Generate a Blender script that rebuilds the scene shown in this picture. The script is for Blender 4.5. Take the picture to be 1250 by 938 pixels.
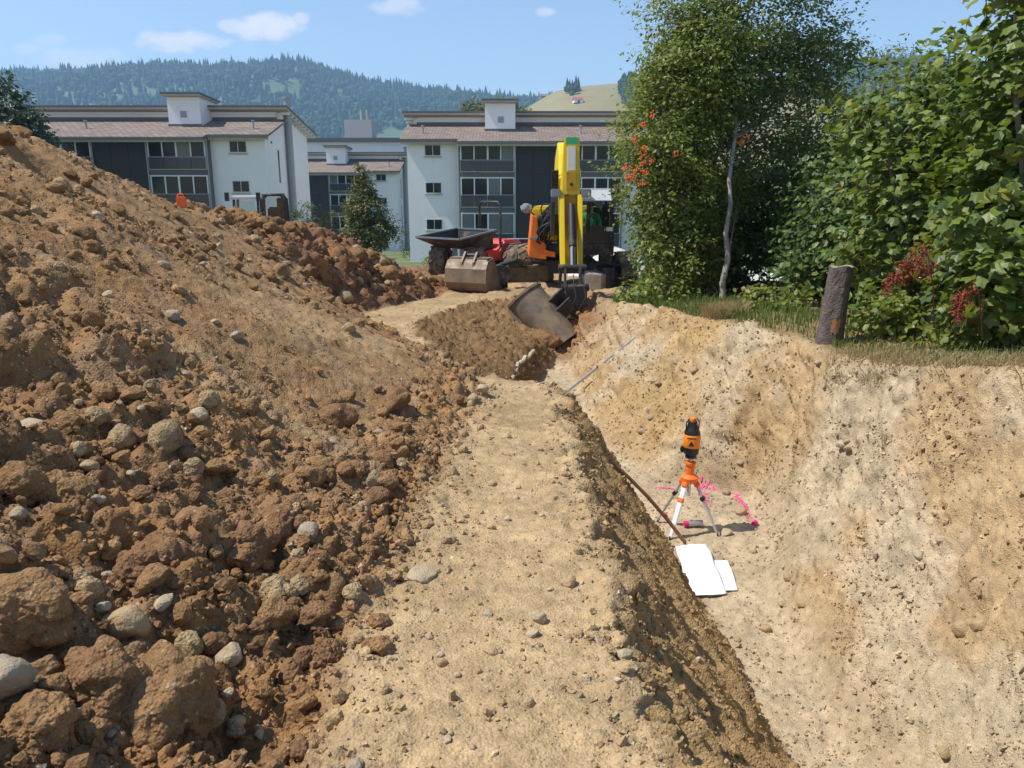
import bpy, bmesh, math, random
import numpy as np
from mathutils import Vector, Matrix, Euler

for _o in list(bpy.data.objects):
    bpy.data.objects.remove(_o)
SC = bpy.context.scene
COL = SC.collection
R = math.radians

# ---------------------------------------------------------------- camera
F = 960.0            # focal length in photograph pixels (1250 wide)
PITCH = R(14.1)
cam_d = bpy.data.cameras.new('camera')
cam_d.sensor_width = 36.0
cam_d.lens = F / 1250 * 36.0
cam_d.clip_start = 0.05
cam_d.clip_end = 20000
cam = bpy.data.objects.new('camera', cam_d)
cam.location = (0, 0, 0)
cam.rotation_euler = (R(90) - PITCH, 0, 0)
COL.objects.link(cam)
SC.camera = cam

# ---------------------------------------------------------------- light
SUN_EL = R(58.5)
SUN_DIR = Vector((-1.0, -0.13, 0)).normalized() * math.cos(SUN_EL) + Vector((0, 0, math.sin(SUN_EL)))
world = bpy.data.worlds.new('World')
SC.world = world
world.use_nodes = True
wn, wl = world.node_tree.nodes, world.node_tree.links
wn.clear()
sky = wn.new('ShaderNodeTexSky')
sky.sky_type = 'NISHITA'
sky.sun_disc = False
sky.sun_elevation = SUN_EL
sky.sun_rotation = math.atan2(SUN_DIR.x, SUN_DIR.y)
sky.altitude = 700
sky.air_density = 1.0
sky.dust_density = 0.25
sky.ozone_density = 1.0
wbg = wn.new('ShaderNodeBackground')
wbg.inputs['Strength'].default_value = 0.15
wout = wn.new('ShaderNodeOutputWorld')
wl.new(sky.outputs['Color'], wbg.inputs['Color'])
wl.new(wbg.outputs['Background'], wout.inputs['Surface'])
sun_d = bpy.data.lights.new('sun', 'SUN')
sun_d.energy = 5.0
sun_d.angle = R(0.53)
sun_d.color = (1.0, 0.95, 0.86)
sun = bpy.data.objects.new('sun', sun_d)
sun.rotation_euler = SUN_DIR.to_track_quat('Z', 'Y').to_euler()
sun.location = (-20, -3, 30)
COL.objects.link(sun)
SC.view_settings.view_transform = 'Standard'
SC.view_settings.look = 'None'
SC.view_settings.exposure = 0.25
SC.view_settings.gamma = 1.0
SC.view_settings.use_curve_mapping = False

SC.cycles.max_bounces = 6
SC.cycles.diffuse_bounces = 3
SC.cycles.glossy_bounces = 3
SC.cycles.transparent_max_bounces = 8
SC.cycles.volume_bounces = 1

# ---------------------------------------------------------------- helpers
rnd = random.Random(7)
CP, SP = math.cos(PITCH), math.sin(PITCH)
def ray(u, v):
    a, b = (u - 625) / F, (v - 469) / F
    return Vector((a, CP - b * SP, -SP - b * CP))
def at(u, v, y):
    """point on the sight line of photo pixel (u, v) at world distance y"""
    d = ray(u, v)
    return d * (y / d.y)

def tag(o, label=None, cat=None, group=None, kind=None):
    if label: o['label'] = label
    if cat: o['category'] = cat
    if group: o['group'] = group
    if kind: o['kind'] = kind
    return o
def empty(name, loc=(0, 0, 0), rz=0.0, label=None, cat=None, group=None):
    o = bpy.data.objects.new(name, None)
    o.empty_display_size = 0.1
    o.location = loc
    o.rotation_euler = (0, 0, rz)
    COL.objects.link(o)
    return tag(o, label, cat, group)
def link(name, me, parent=None, loc=None):
    o = bpy.data.objects.new(name, me)
    if parent is not None: o.parent = parent
    if loc is not None: o.location = loc
    COL.objects.link(o)
    return o
def copy_tree(o, parent=None):
    c = o.copy()
    COL.objects.link(c)
    c.parent = parent
    for ch in [x for x in o.children]:
        copy_tree(ch, c)
    return c

def np_mesh(name, V, Fc, mat=None, smooth=False, attrs=None):
    V = np.ascontiguousarray(V, dtype=np.float32); Fc = np.ascontiguousarray(Fc, dtype=np.int32)
    me = bpy.data.meshes.new(name)
    n, k = Fc.shape
    me.vertices.add(len(V)); me.vertices.foreach_set('co', V.ravel())
    me.loops.add(n * k); me.loops.foreach_set('vertex_index', Fc.ravel())
    me.polygons.add(n); me.polygons.foreach_set('loop_start', np.arange(0, n * k, k, dtype=np.int32))
    me.polygons.foreach_set('use_smooth', np.full(n, smooth, dtype=bool))
    me.update(calc_edges=True)
    if attrs:
        for an, arr in attrs.items():
            a = me.color_attributes.new(an, 'FLOAT_COLOR', 'POINT')
            c4 = np.ones((len(V), 4), np.float32); c4[:, :3] = arr
            a.data.foreach_set('color', c4.ravel())
    if mat: me.materials.append(mat)
    return me

class MB:
    """collects shapes, builds one mesh object"""
    def __init__(s): s.v, s.f = [], []
    def add(s, vs, fs):
        b = len(s.v)
        s.v += [tuple(p) for p in vs]
        s.f += [tuple(i + b for i in f) for f in fs]
        return s
    def box(s, a, b):
        x0, x1 = sorted((a[0], b[0])); y0, y1 = sorted((a[1], b[1])); z0, z1 = sorted((a[2], b[2]))
        return s.add([(x0,y0,z0),(x1,y0,z0),(x1,y1,z0),(x0,y1,z0),(x0,y0,z1),(x1,y0,z1),(x1,y1,z1),(x0,y1,z1)],
                     [(0,3,2,1),(4,5,6,7),(0,1,5,4),(1,2,6,5),(2,3,7,6),(3,0,4,7)])
    def hexa(s, p):   # 8 points: bottom 4 (ccw), top 4
        return s.add(p, [(0,3,2,1),(4,5,6,7),(0,1,5,4),(1,2,6,5),(2,3,7,6),(3,0,4,7)])
    def bar(s, p, q, w, h, up=(0, 0, 1)):
        p, q = Vector(p), Vector(q)
        d = (q - p).normalized()
        u = Vector(up)
        if abs(d.dot(u)) > .98: u = Vector((0, 1, 0))
        r = d.cross(u).normalized(); u = r.cross(d)
        r *= w / 2; u *= h / 2
        return s.hexa([p-r-u, p+r-u, q+r-u, q-r-u, p-r+u, p+r+u, q+r+u, q-r+u])
    def cyl(s, p, q, r0, r1=None, n=12, caps=True):
        p, q = Vector(p), Vector(q)
        r1 = r0 if r1 is None else r1
        d = (q - p).normalized()
        a = d.orthogonal().normalized(); b = d.cross(a)
        vs = []
        for c, r in ((p, r0), (q, r1)):
            for i in range(n):
                t = 2 * math.pi * i / n
                vs.append(c + a * (math.cos(t) * r) + b * (math.sin(t) * r))
        fs = [(i, (i + 1) % n, n + (i + 1) % n, n + i) for i in range(n)]
        if caps: fs += [tuple(range(n))[::-1], tuple(range(n, 2 * n))]
        return s.add(vs, fs)
    def tube(s, pts, r, n=8, r_end=None):
        pts = [Vector(p) for p in pts]
        m = len(pts); vs, fs = [], []
        a = None
        for k, p in enumerate(pts):
            d = (pts[min(k + 1, m - 1)] - pts[max(k - 1, 0)]).normalized()
            a = d.orthogonal().normalized() if a is None else (a - d * a.dot(d)).normalized()
            b = d.cross(a)
            rr = r if r_end is None else r + (r_end - r) * k / (m - 1)
            if isinstance(r, (list, tuple)): rr = r[k]
            for i in range(n):
                t = 2 * math.pi * i / n
                vs.append(p + a * (math.cos(t) * rr) + b * (math.sin(t) * rr))
        for k in range(m - 1):
            for i in range(n):
                j = (i + 1) % n
                fs.append((k*n+i, k*n+j, k*n+n+j, k*n+n+i))
        fs += [tuple(range(n))[::-1], tuple(range((m-1)*n, m*n))]
        return s.add(vs, fs)
    def lathe(s, prof, c=(0, 0, 0), axis='z', n=20):
        vs, fs = [], []
        for (r, h) in prof:
            for i in range(n):
                t = 2 * math.pi * i / n
                x, y, z = r * math.cos(t), r * math.sin(t), h
                if axis == 'x': x, y, z = z, x, y
                if axis == 'y': x, y, z = x, z, y
                vs.append((c[0] + x, c[1] + y, c[2] + z))
        for k in range(len(prof) - 1):
            for i in range(n):
                j = (i + 1) % n
                fs.append((k*n+i, k*n+j, k*n+n+j, k*n+n+i))
        fs += [tuple(range(n))[::-1], tuple(range((len(prof)-1)*n, len(prof)*n))]
        return s.add(vs, fs)
    def prism(s, poly, lo, hi, axis='x'):
        """2D polygon extruded along an axis; poly is (y,z) for x, (x,z) for y, (x,y) for z"""
        n = len(poly); vs = []
        for h in (lo, hi):
            for (a, b) in poly:
                vs.append({'x': (h, a, b), 'y': (a, h, b), 'z': (a, b, h)}[axis])
        fs = [(i, (i + 1) % n, n + (i + 1) % n, n + i) for i in range(n)]
        fs += [tuple(range(n))[::-1], tuple(range(n, 2 * n))]
        return s.add(vs, fs)
    def build(s, name, mat, parent=None, bevel=0.0, smooth=False, loc=None):
        me = bpy.data.meshes.new(name)
        me.from_pydata(s.v, [], s.f)
        bm = bmesh.new(); bm.from_mesh(me)
        bmesh.ops.recalc_face_normals(bm, faces=bm.faces)
        if bevel > 0:
            es = [e for e in bm.edges if len(e.link_faces) == 2 and e.calc_face_angle(0) > .5]
            bmesh.ops.bevel(bm, geom=es, offset=bevel, segments=2, affect='EDGES', clamp_overlap=True)
        if smooth:
            for f_ in bm.faces: f_.smooth = True
            for e in bm.edges:
                if len(e.link_faces) == 2 and e.calc_face_angle(0) > .7: e.smooth = False
        bm.to_mesh(me); bm.free()
        if mat: me.materials.append(mat)
        return link(name, me, parent, loc)

# ---------------------------------------------------------------- materials
MATS = {}
def mat(name, col, rough=.6, metal=0.0, var=.15, vscale=6.0, bump=0.0, bscale=30.0, spec=.5, dirt=None, dirt_amt=.4, dscale=3.0, world=False):
    if name in MATS: return MATS[name]
    m = bpy.data.materials.new(name); m.use_nodes = True
    nt = m.node_tree; N, L = nt.nodes, nt.links
    bs = N['Principled BSDF']
    bs.inputs['Roughness'].default_value = rough
    bs.inputs['Metallic'].default_value = metal
    bs.inputs['Specular IOR Level'].default_value = spec
    tc = N.new('ShaderNodeNewGeometry' if world else 'ShaderNodeTexCoord')
    CO = 'Position' if world else 'Object'
    nz = N.new('ShaderNodeTexNoise'); nz.inputs['Scale'].default_value = vscale; nz.inputs['Detail'].default_value = 6
    L.new(tc.outputs[CO], nz.inputs['Vector'])
    mx = N.new('ShaderNodeMix'); mx.data_type = 'RGBA'
    mx.inputs['A'].default_value = (*[max(0, c * (1 - var)) for c in col], 1)
    mx.inputs['B'].default_value = (*[min(1, c * (1 + var)) for c in col], 1)
    L.new(nz.outputs['Fac'], mx.inputs['Factor'])
    out = mx.outputs['Result']
    if dirt:
        n2 = N.new('ShaderNodeTexNoise'); n2.inputs['Scale'].default_value = dscale; n2.inputs['Detail'].default_value = 8; n2.inputs['Roughness'].default_value = .7
        L.new(tc.outputs[CO], n2.inputs['Vector'])
        rp = N.new('ShaderNodeMapRange'); rp.inputs['From Min'].default_value = .62 - dirt_amt * .4; rp.inputs['From Max'].default_value = .8 - dirt_amt * .3
        L.new(n2.outputs['Fac'], rp.inputs['Value'])
        m2 = N.new('ShaderNodeMix'); m2.data_type = 'RGBA'
        m2.inputs['B'].default_value = (*dirt, 1)
        L.new(out, m2.inputs['A']); L.new(rp.outputs['Result'], m2.inputs['Factor'])
        out = m2.outputs['Result']
        rr = N.new('ShaderNodeMapRange'); rr.inputs['To Min'].default_value = rough; rr.inputs['To Max'].default_value = .95
        L.new(rp.outputs['Result'], rr.inputs['Value']); L.new(rr.outputs['Result'], bs.inputs['Roughness'])
    L.new(out, bs.inputs['Base Color'])
    if bump:
        nb = N.new('ShaderNodeTexNoise'); nb.inputs['Scale'].default_value = bscale; nb.inputs['Detail'].default_value = 6
        L.new(tc.outputs[CO], nb.inputs['Vector'])
        b = N.new('ShaderNodeBump'); b.inputs['Strength'].default_value = bump; b.inputs['Distance'].default_value = .02
        L.new(nb.outputs['Fac'], b.inputs['Height']); L.new(b.outputs['Normal'], bs.inputs['Normal'])
    MATS[name] = m
    return m

def soil_mat(name, fixed=None, bump=.6):
    m = bpy.data.materials.new(name); m.use_nodes = True
    nt = m.node_tree; N, L = nt.nodes, nt.links
    bs = N['Principled BSDF']
    bs.inputs['Roughness'].default_value = .97
    bs.inputs['Specular IOR Level'].default_value = .12
    tc = N.new('ShaderNodeNewGeometry')
    if fixed is None:
        at_ = N.new('ShaderNodeAttribute'); at_.attribute_name = 'soil'; src = at_.outputs['Color']
    else:
        rg = N.new('ShaderNodeRGB'); rg.outputs[0].default_value = (*fixed, 1); src = rg.outputs[0]
    def noise(sc, det=6, rough=.6):
        n = N.new('ShaderNodeTexNoise'); n.inputs['Scale'].default_value = sc; n.inputs['Detail'].default_value = det; n.inputs['Roughness'].default_value = rough
        L.new(tc.outputs['Position'], n.inputs['Vector']); return n.outputs['Fac']
    def rng(x, a, b, c, d):
        r = N.new('ShaderNodeMapRange'); r.inputs['From Min'].default_value = a; r.inputs['From Max'].default_value = b
        r.inputs['To Min'].default_value = c; r.inputs['To Max'].default_value = d
        L.new(x, r.inputs['Value']); return r.outputs['Result']
    def mul(c, f):
        v = N.new('ShaderNodeVectorMath'); v.operation = 'SCALE'
        L.new(c, v.inputs[0]); L.new(f, v.inputs['Scale']); return v.outputs['Vector']
    c = mul(src, rng(noise(2.2, 4), .3, .7, .86, 1.12))
    c = mul(c, rng(noise(11, 4, .65), .3, .7, .76, 1.22))
    c = mul(c, rng(noise(90, 3, .7), .3, .7, .80, 1.18))
    # pale grit
    vo = N.new('ShaderNodeTexVoronoi'); vo.inputs['Scale'].default_value = 55
    L.new(tc.outputs['Position'], vo.inputs['Vector'])
    sep = N.new('ShaderNodeSeparateColor'); L.new(vo.outputs['Color'], sep.inputs[0])
    g1 = rng(sep.outputs[0], .9, .93, 0, 1)
    g2 = rng(vo.outputs['Distance'], .28, .38, 1, 0)
    gm = N.new('ShaderNodeMath'); gm.operation = 'MULTIPLY'; L.new(g1, gm.inputs[0]); L.new(g2, gm.inputs[1])
    gm2 = N.new('ShaderNodeMath'); gm2.operation = 'MULTIPLY'; L.new(gm.outputs[0], gm2.inputs[0]); gm2.inputs[1].default_value = .55
    mx = N.new('ShaderNodeMix'); mx.data_type = 'RGBA'; mx.inputs['B'].default_value = (.5, .43, .33, 1)
    L.new(c, mx.inputs['A']); L.new(gm2.outputs[0], mx.inputs['Factor'])
    L.new(mx.outputs['Result'], bs.inputs['Base Color'])
    ad = N.new('ShaderNodeMath'); ad.operation = 'ADD'
    L.new(noise(38, 5, .68), ad.inputs[0])
    vb = N.new('ShaderNodeTexVoronoi'); vb.inputs['Scale'].default_value = 75; L.new(tc.outputs['Position'], vb.inputs['Vector'])
    L.new(rng(vb.outputs['Distance'], 0, .6, .35, 0), ad.inputs[1])
    b = N.new('ShaderNodeBump'); b.inputs['Strength'].default_value = bump; b.inputs['Distance'].default_value = .025
    L.new(ad.outputs[0], b.inputs['Height']); L.new(b.outputs['Normal'], bs.inputs['Normal'])
    MATS[name] = m
    return m

def leaf_mat(name, c0, c1, c2=None, trans=.35, rough=.45):
    m = bpy.data.materials.new(name); m.use_nodes = True
    nt = m.node_tree; N, L = nt.nodes, nt.links
    bs = N['Principled BSDF']; bs.inputs['Roughness'].default_value = rough; bs.inputs['Specular IOR Level'].default_value = .45
    ge = N.new('ShaderNodeNewGeometry')
    cr = N.new('ShaderNodeValToRGB')
    cr.color_ramp.elements[0].color = (*c0, 1); cr.color_ramp.elements[1].color = (*c1, 1)
    cr.color_ramp.elements[1].position = .9 if c2 else 1
    if c2:
        e = cr.color_ramp.elements.new(1.0); e.color = (*c2, 1)
    L.new(ge.outputs['Random Per Island'], cr.inputs['Fac'])
    L.new(cr.outputs['Color'], bs.inputs['Base Color'])
    tr = N.new('ShaderNodeBsdfTranslucent')
    hs = N.new('ShaderNodeHueSaturation'); hs.inputs['Value'].default_value = 1.5; hs.inputs['Saturation'].default_value = 1.1; hs.inputs['Hue'].default_value = .48
    L.new(cr.outputs['Color'], hs.inputs['Color']); L.new(hs.outputs['Color'], tr.inputs['Color'])
    mx = N.new('ShaderNodeMixShader'); mx.inputs[0].default_value = trans
    L.new(bs.outputs[0], mx.inputs[1]); L.new(tr.outputs[0], mx.inputs[2])
    L.new(mx.outputs[0], N['Material Output'].inputs['Surface'])
    MATS[name] = m
    return m

def glass_mat(name, tint=(.86, .92, .92), refl=.03):
    m = bpy.data.materials.new(name); m.use_nodes = True
    nt = m.node_tree; N, L = nt.nodes, nt.links
    N.remove(N['Principled BSDF'])
    t = N.new('ShaderNodeBsdfTransparent'); t.inputs['Color'].default_value = (*tint, 1)
    g = N.new('ShaderNodeBsdfGlossy'); g.inputs['Roughness'].default_value = .03; g.inputs['Color'].default_value = (.9, .95, 1, 1)
    fr = N.new('ShaderNodeFresnel'); fr.inputs['IOR'].default_value = 1.45
    ad = N.new('ShaderNodeMath'); ad.operation = 'ADD'; ad.inputs[1].default_value = refl; ad.use_clamp = True
    L.new(fr.outputs[0], ad.inputs[0])
    mx = N.new('ShaderNodeMixShader'); L.new(ad.outputs[0], mx.inputs[0]); L.new(t.outputs[0], mx.inputs[1]); L.new(g.outputs[0], mx.inputs[2])
    L.new(mx.outputs[0], N['Material Output'].inputs['Surface'])
    MATS[name] = m
    return m

# ---------------------------------------------------------------- noise (numpy)
def hsh(ix, iy, s):
    h = (ix.astype(np.int64) * 374761393 + iy.astype(np.int64) * 668265263 + int(s) * 1442695041) & 0xFFFFFFFF
    h = ((h ^ (h >> 13)) * 1274126177) & 0xFFFFFFFF
    h = ((h ^ (h >> 16)) * 2246822519) & 0xFFFFFFFF
    return ((h ^ (h >> 15)) & 0xFFFFFF).astype(np.float32) / 16777216.0
def vnoise(x, y, s=0):
    ix, iy = np.floor(x), np.floor(y)
    fx, fy = x - ix, y - iy
    fx = fx * fx * (3 - 2 * fx); fy = fy * fy * (3 - 2 * fy)
    a, b = hsh(ix, iy, s), hsh(ix + 1, iy, s)
    c, d = hsh(ix, iy + 1, s), hsh(ix + 1, iy + 1, s)
    return (a + (b - a) * fx) * (1 - fy) + (c + (d - c) * fx) * fy
def fbm(x, y, s=0, o=4, g=.5):
    t, w, n = 0, 1.0, 0.0
    for k in range(o):
        t = t + w * vnoise(x * 2 ** k + 17.3 * k, y * 2 ** k - 9.1 * k, s + k); n += w; w *= g
    return t / n
def cobble(x, y, cell, s=0, keep=1.0, warp=.35):
    """domes of random size, the height field of loose clods; returns metres"""
    x = x / cell; y = y / cell
    x, y = x + warp * (fbm(x * 1.7, y * 1.7, s + 50, 2) - .5) * 2, y + warp * (fbm(x * 1.7, y * 1.7, s + 60, 2) - .5) * 2
    ix, iy = np.floor(x), np.floor(y)
    out = np.zeros_like(x)
    for dx in (-1, 0, 1):
        for dy in (-1, 0, 1):
            cx, cy = ix + dx, iy + dy
            px, py = cx + hsh(cx, cy, s), cy + hsh(cx, cy, s + 1)
            r = .3 + .5 * hsh(cx, cy, s + 2) ** 2
            on = hsh(cx, cy, s + 3) < keep
            d2 = ((x - px) ** 2 + (y - py) ** 2) / (r * r)
            out = np.maximum(out, np.where(on, np.sqrt(np.clip(1 - d2, 0, 1)) * r, 0))
    return out * cell
def sstep(x, a, b):
    t = np.clip((x - a) / (b - a), 0, 1)
    return t * t * (3 - 2 * t)

# ================================================================ the excavated ground
def yi(tab):
    ys, vs = zip(*tab)
    return lambda y: np.interp(y, ys, vs)
HF_ = yi([(0,-.85),(2,-.74),(4,-.6),(6,-.45),(7.4,-.36),(8.3,-.72),(10,-1.2),(12,-2.1),(14,-2.95),(16,-2.35),(18,-1.85),(20,-1.7),(22,-1.7),(34,-1.7)])
TX_ = yi([(0,.43),(7.6,.43),(7.95,.36),(8.25,-.5),(10,-1.05),(12,-1.6),(14,-1.4),(16,-1.05),(17.5,-.4),(19,.3),(34,.3)])
TZ_ = yi([(0,-1.6),(2,-1.68),(4,-1.76),(7.4,-1.93),(8.3,-1.98),(12,-2.12),(16,-2.36),(19,-2.58),(22,-2.68),(28,-3.0),(34,-3.55)])
LX_ = yi([(0,1.04),(7.6,1.0),(7.95,.84),(8.3,.2),(10,-.3),(11.6,-.16),(14.6,.39),(16,.7),(17.5,.8),(19,.9),(34,.9)])
LZ_ = yi([(0,-2.52),(7.6,-2.68),(8.3,-2.85),(11.6,-2.9),(14.6,-2.95),(16,-2.95),(17.4,-2.78),(18.6,-2.57),(22,-2.68),(28,-3.0),(34,-3.55)])
FLX_ = yi([(0,1.72),(4,1.7),(7.4,1.55),(8.3,1.05),(9,.7),(10,.2),(11.6,.12),(14.6,.62),(16,.9),(17.5,1.0),(34,1.1)])
FRX_ = yi([(0,2.15),(4,2.2),(6,2.3),(7.6,2.75),(8.5,2.8),(9.1,1.8),(10.2,1.35),(12,1.15),(14.6,1.15),(16,1.2),(17.5,1.3),(34,1.4)])
FZ_ = yi([(0,-3.45),(4,-3.5),(9,-3.5),(12,-3.45),(14.8,-3.4),(15.6,-3.2),(16.6,-2.9),(17.6,-2.68),(18.6,-2.57),(22,-2.68),(28,-3.0),(34,-3.55)])
RX_ = yi([(0,3.7),(5.2,3.5),(6,3.38),(6.9,3.36),(8,3.32),(9.5,3.35),(11.2,2.9),(13.8,2.3),(16,2.05),(18,2.1),(34,2.2)])
RZ_ = yi([(0,-.75),(3,-.95),(5.2,-1.2),(6,-1.38),(6.9,-1.55),(8,-1.68),(9.5,-1.77),(11.2,-1.87),(13.8,-2.1),(16,-2.3),(19,-2.56),(22,-2.68),(28,-3.0),(34,-3.55)])
GX_ = yi([(0,-5.6),(9,-5.5),(12.4,-5.4),(16,-4.8),(34,-4.8)])                      # ridge of the heaps
GZ_ = yi([(0,1.15),(6,1.02),(8.3,.78),(10,.33),(12.4,-.2),(14,-.5),(16,-.78),(17.5,-.95),(19,-1.4),(20.5,-2.3),(21.5,-2.7),(28,-3.0),(34,-3.55)])
def base_row(x, y):
    hf, tx, lx, fl, fr, rx, gx = (float(f(y)) for f in (HF_, TX_, LX_, FLX_, FRX_, RX_, GX_))
    tz, lz, fz, rz, gz = (float(f(y)) for f in (TZ_, LZ_, FZ_, RZ_, GZ_))
    hf = min(hf, tx - .12)
    z = np.interp(x, [hf, tx, lx, fl, fr, rx, rx + .9, rx + 14], [tz + .03, tz, lz, fz, fz, rz, rz + .08, rz + .3])
    # the pit floor runs into the right wall in a hollow curve
    w = float(sstep(np.array(9.0 - y), 0, 1.2))
    if w > 0:
        t = np.clip((x - fr + .1) / (rx - fr + .1), 0, 1)
        zc = fz + (rz - fz) * (.45 * t ** 1.9 + .55 * t)
        z = np.where((x > fr - .1) & (x < rx), z * (1 - w) + zc * w, z)
    t = np.clip((hf - x) / (hf - gx), 0, 1)
    d = float(sstep(np.array(y), 11.0, 15.0))
    fh = (1 - d) * (t ** 1.08) + d * np.sin(t * np.pi / 2)
    hz = tz + .03 + (gz - tz) * fh
    back = gz - (gx - x) * .52
    low = min(tz, -2.5) - .2
    hz = np.where(x < gx, np.maximum(back, low), hz)
    return np.where(x < hf, hz, z)

NR, NCOL = 720, 750
YR = 1.0 * (34.0 / 1.0) ** (np.arange(NR) / (NR - 1.0))
P = np.zeros((NR, NCOL, 3)); ARC = np.zeros((NR, NCOL))
for j, y in enumerate(YR):
    xl, xr = -(1.0 * y + 2.2), (.85 * y + 2.6)
    xd = np.linspace(xl, xr, 5000)
    zd = base_row(xd, y)
    k = max(1, int(.05 / (xd[1] - xd[0])))
    if k > 1:
        ker = np.hanning(2 * k + 3)[1:-1]; ker /= ker.sum()
        zd = np.convolve(np.pad(zd, len(ker) // 2, mode='edge'), ker, 'valid')[:5000]
    ds = np.hypot(np.diff(xd), np.diff(zd))
    vis = np.where(np.abs(.5 * (xd[1:] + xd[:-1])) < .70 * y + .7, 1.0, .28)
    cs = np.concatenate([[0], np.cumsum(ds)])
    cw = np.concatenate([[0], np.cumsum(ds * vis)])
    xs = np.interp(np.linspace(0, cw[-1], NCOL), cw, xd)
    P[j, :, 0] = xs; P[j, :, 1] = y; P[j, :, 2] = np.interp(xs, xd, zd)
    ARC[j] = np.interp(xs, xd, cs) - np.interp(0, xd, cs)
X, Y, Z = P[..., 0], P[..., 1], P[..., 2]
# normals of the bare shape
gu = np.gradient(P, axis=1); gv = np.gradient(P, axis=0)
gv = gv - 0
Nn = np.cross(gu, gv); Nn /= np.linalg.norm(Nn, axis=2, keepdims=True) + 1e-9
Nn[Nn[..., 2] < 0] *= -1
HFg, TXg, LXg, FLg, FRg, RXg, GXg = (f(Y) for f in (HF_, TX_, LX_, FLX_, FRX_, RX_, GX_))
HFg = np.minimum(HFg, TXg - .12)
# region weights
wob = (fbm(X * 1.5, Y * 1.5, 3, 3) - .5) * .5
m_heap = sstep(HFg + .12 + wob * .45 - X, -.08, .16)
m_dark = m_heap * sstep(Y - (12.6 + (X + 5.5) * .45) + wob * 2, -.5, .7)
m_fore = m_heap * (1 - sstep(Y + (X + 1.5) * .55 + wob * 1.5, 3.1, 4.9))
m_bench = (1 - m_heap) * sstep(TXg + .03 - X, -.03, .05) * (1 - sstep(Y, 17, 20))
m_far = (1 - m_heap) * sstep(Y, 17.5, 19.5)
m_lw = (1 - m_heap) * sstep(X - TXg, -.02, .05) * sstep(FLg - X, -.12, .08) * (1 - m_far)
m_rw = sstep(X - FRg, -.1, .25) * sstep(RXg + .05 - X, -.05, .1) * (1 - m_far)
m_fl = sstep(X - FLg, -.1, .15) * (1 - sstep(X - FRg, -.1, .25)) * (1 - m_far)
m_pl = sstep(X - RXg, -.05, .15) * (1 - m_far)
m_toe = np.exp(-((X - HFg + .05) / .28) ** 2) * (1 - sstep(Y, 9, 12))
m_loose = sstep(Y, 14.6, 15.6) * (1 - sstep(Y, 18.4, 19.2)) * sstep(X - LXg, -.3, .2) * sstep(RXg - X, -.2, .5)
A = ARC
band = fbm(A * .55 + 3, Y * 1.6, 21, 4)                 # bands of clods down the fall line
band = sstep(band, .5, .64)
crest = np.exp(-((X - GXg) / .6) ** 2) * m_heap
cl_heap = np.clip(band * .8 + m_toe * .9 + crest * .5 + m_fore * 1.0 + m_dark * 1.0, 0, 1.2)
D = np.zeros_like(X)
D += m_heap * (.16 * (fbm(A * .8, Y * .8, 5, 4) - .5) + .07 * (fbm(A * 1.1, Y * 5.5, 8, 4) - .5) * (1 - m_dark))
big = cobble(A, Y, .36, 31, .75); mid = cobble(A, Y, .15, 41, .7); sml = cobble(A, Y, .062, 51, .75); tiny = cobble(A, Y, .028, 61, .8)
big2 = cobble(A * .9 + 31, Y * .9 + 7, .62, 71, .7)
D += m_fore * (big * .5 * sstep(fbm(A * 1.1, Y * 1.1, 33, 3), .36, .6) + big2 * .5 - .08 + .12 * (fbm(A * 3, Y * 3, 35, 4) - .5))
D += m_dark * (big * .5 + big2 * .5 - .06 + .16 * (fbm(A * 2.2, Y * 2.2, 36, 4) - .5))
D += m_heap * (mid * np.clip(cl_heap, 0, 1) * .42 + sml * np.clip(.1 + cl_heap * .7, 0, 1) * .75 + tiny * .75 + .05 * (fbm(A * 6, Y * 6, 37, 4) - .5))
D += m_toe * (mid * .15 + sml * .5)
D += m_bench * (.05 * (fbm(A * 1.2, Y * 1.2, 81, 4) - .5) + .035 * (fbm(A * 7, Y * 7, 82, 4, .6) - .5) + sml * .22 * sstep(fbm(A * 2, Y * 2, 83, 3), .42, .62) + tiny * .35)
edge = np.exp(-((X - TXg) / .13) ** 2) * (1 - m_heap)
D += edge * (1 - m_far) * (.20 * (fbm(A * 4, Y * 4, 85, 4) - .5) + sml * .6)
sk = Y + .55 * A
streak = fbm(sk * 11, A * 1.2, 91, 4) - .5
far_lw = 1 + 1.3 * sstep(Y, 8.2, 9.5)
D += m_lw * far_lw * streak * .10
D += m_lw * (streak * .17 + .07 * (fbm(A * 6, Y * 6, 92, 4, .6) - .5) + .10 * (fbm(A * 2.2, Y * 2.2, 93, 4) - .5) + sml * .35 * sstep(fbm(A * 1.7, Y * 1.7, 94, 3), .45, .65) + tiny * .5
             + mid * .35 * sstep(fbm(A * 1.2 + 9, Y * 1.2, 95, 3), .5, .68))
back_w = m_rw * sstep(Y, 8.0, 8.9)
ledge = sstep(np.sin(Z * 9 + 5 * fbm(A * .9, Y * .9, 97, 3)), .1, .9)
D += m_rw * (.10 * (fbm(A * 4.5, Y * 4.5, 99, 4, .6) - .5) + .05 * (fbm(A * 9 , Y * 9, 100, 4, .6) - .5))
D += m_rw * (.16 * (fbm(A * .9, Y * .9, 101, 4) - .5) + .05 * (fbm(A * 1.2, Y * 6, 103, 4) - .5) + sml * .45 * sstep(fbm(A * 1.3, Y * 1.3, 104, 3), .4, .65)
             + tiny * .55 + mid * .35 * sstep(fbm(A * .8 + 4, Y * .8, 105, 3), .52, .68))
D += back_w * (mid * .8 * sstep(fbm(A, Y, 107, 3), .38, .6) + big * .3 + ledge * .06)
m_fl = m_fl * 1.0
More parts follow.
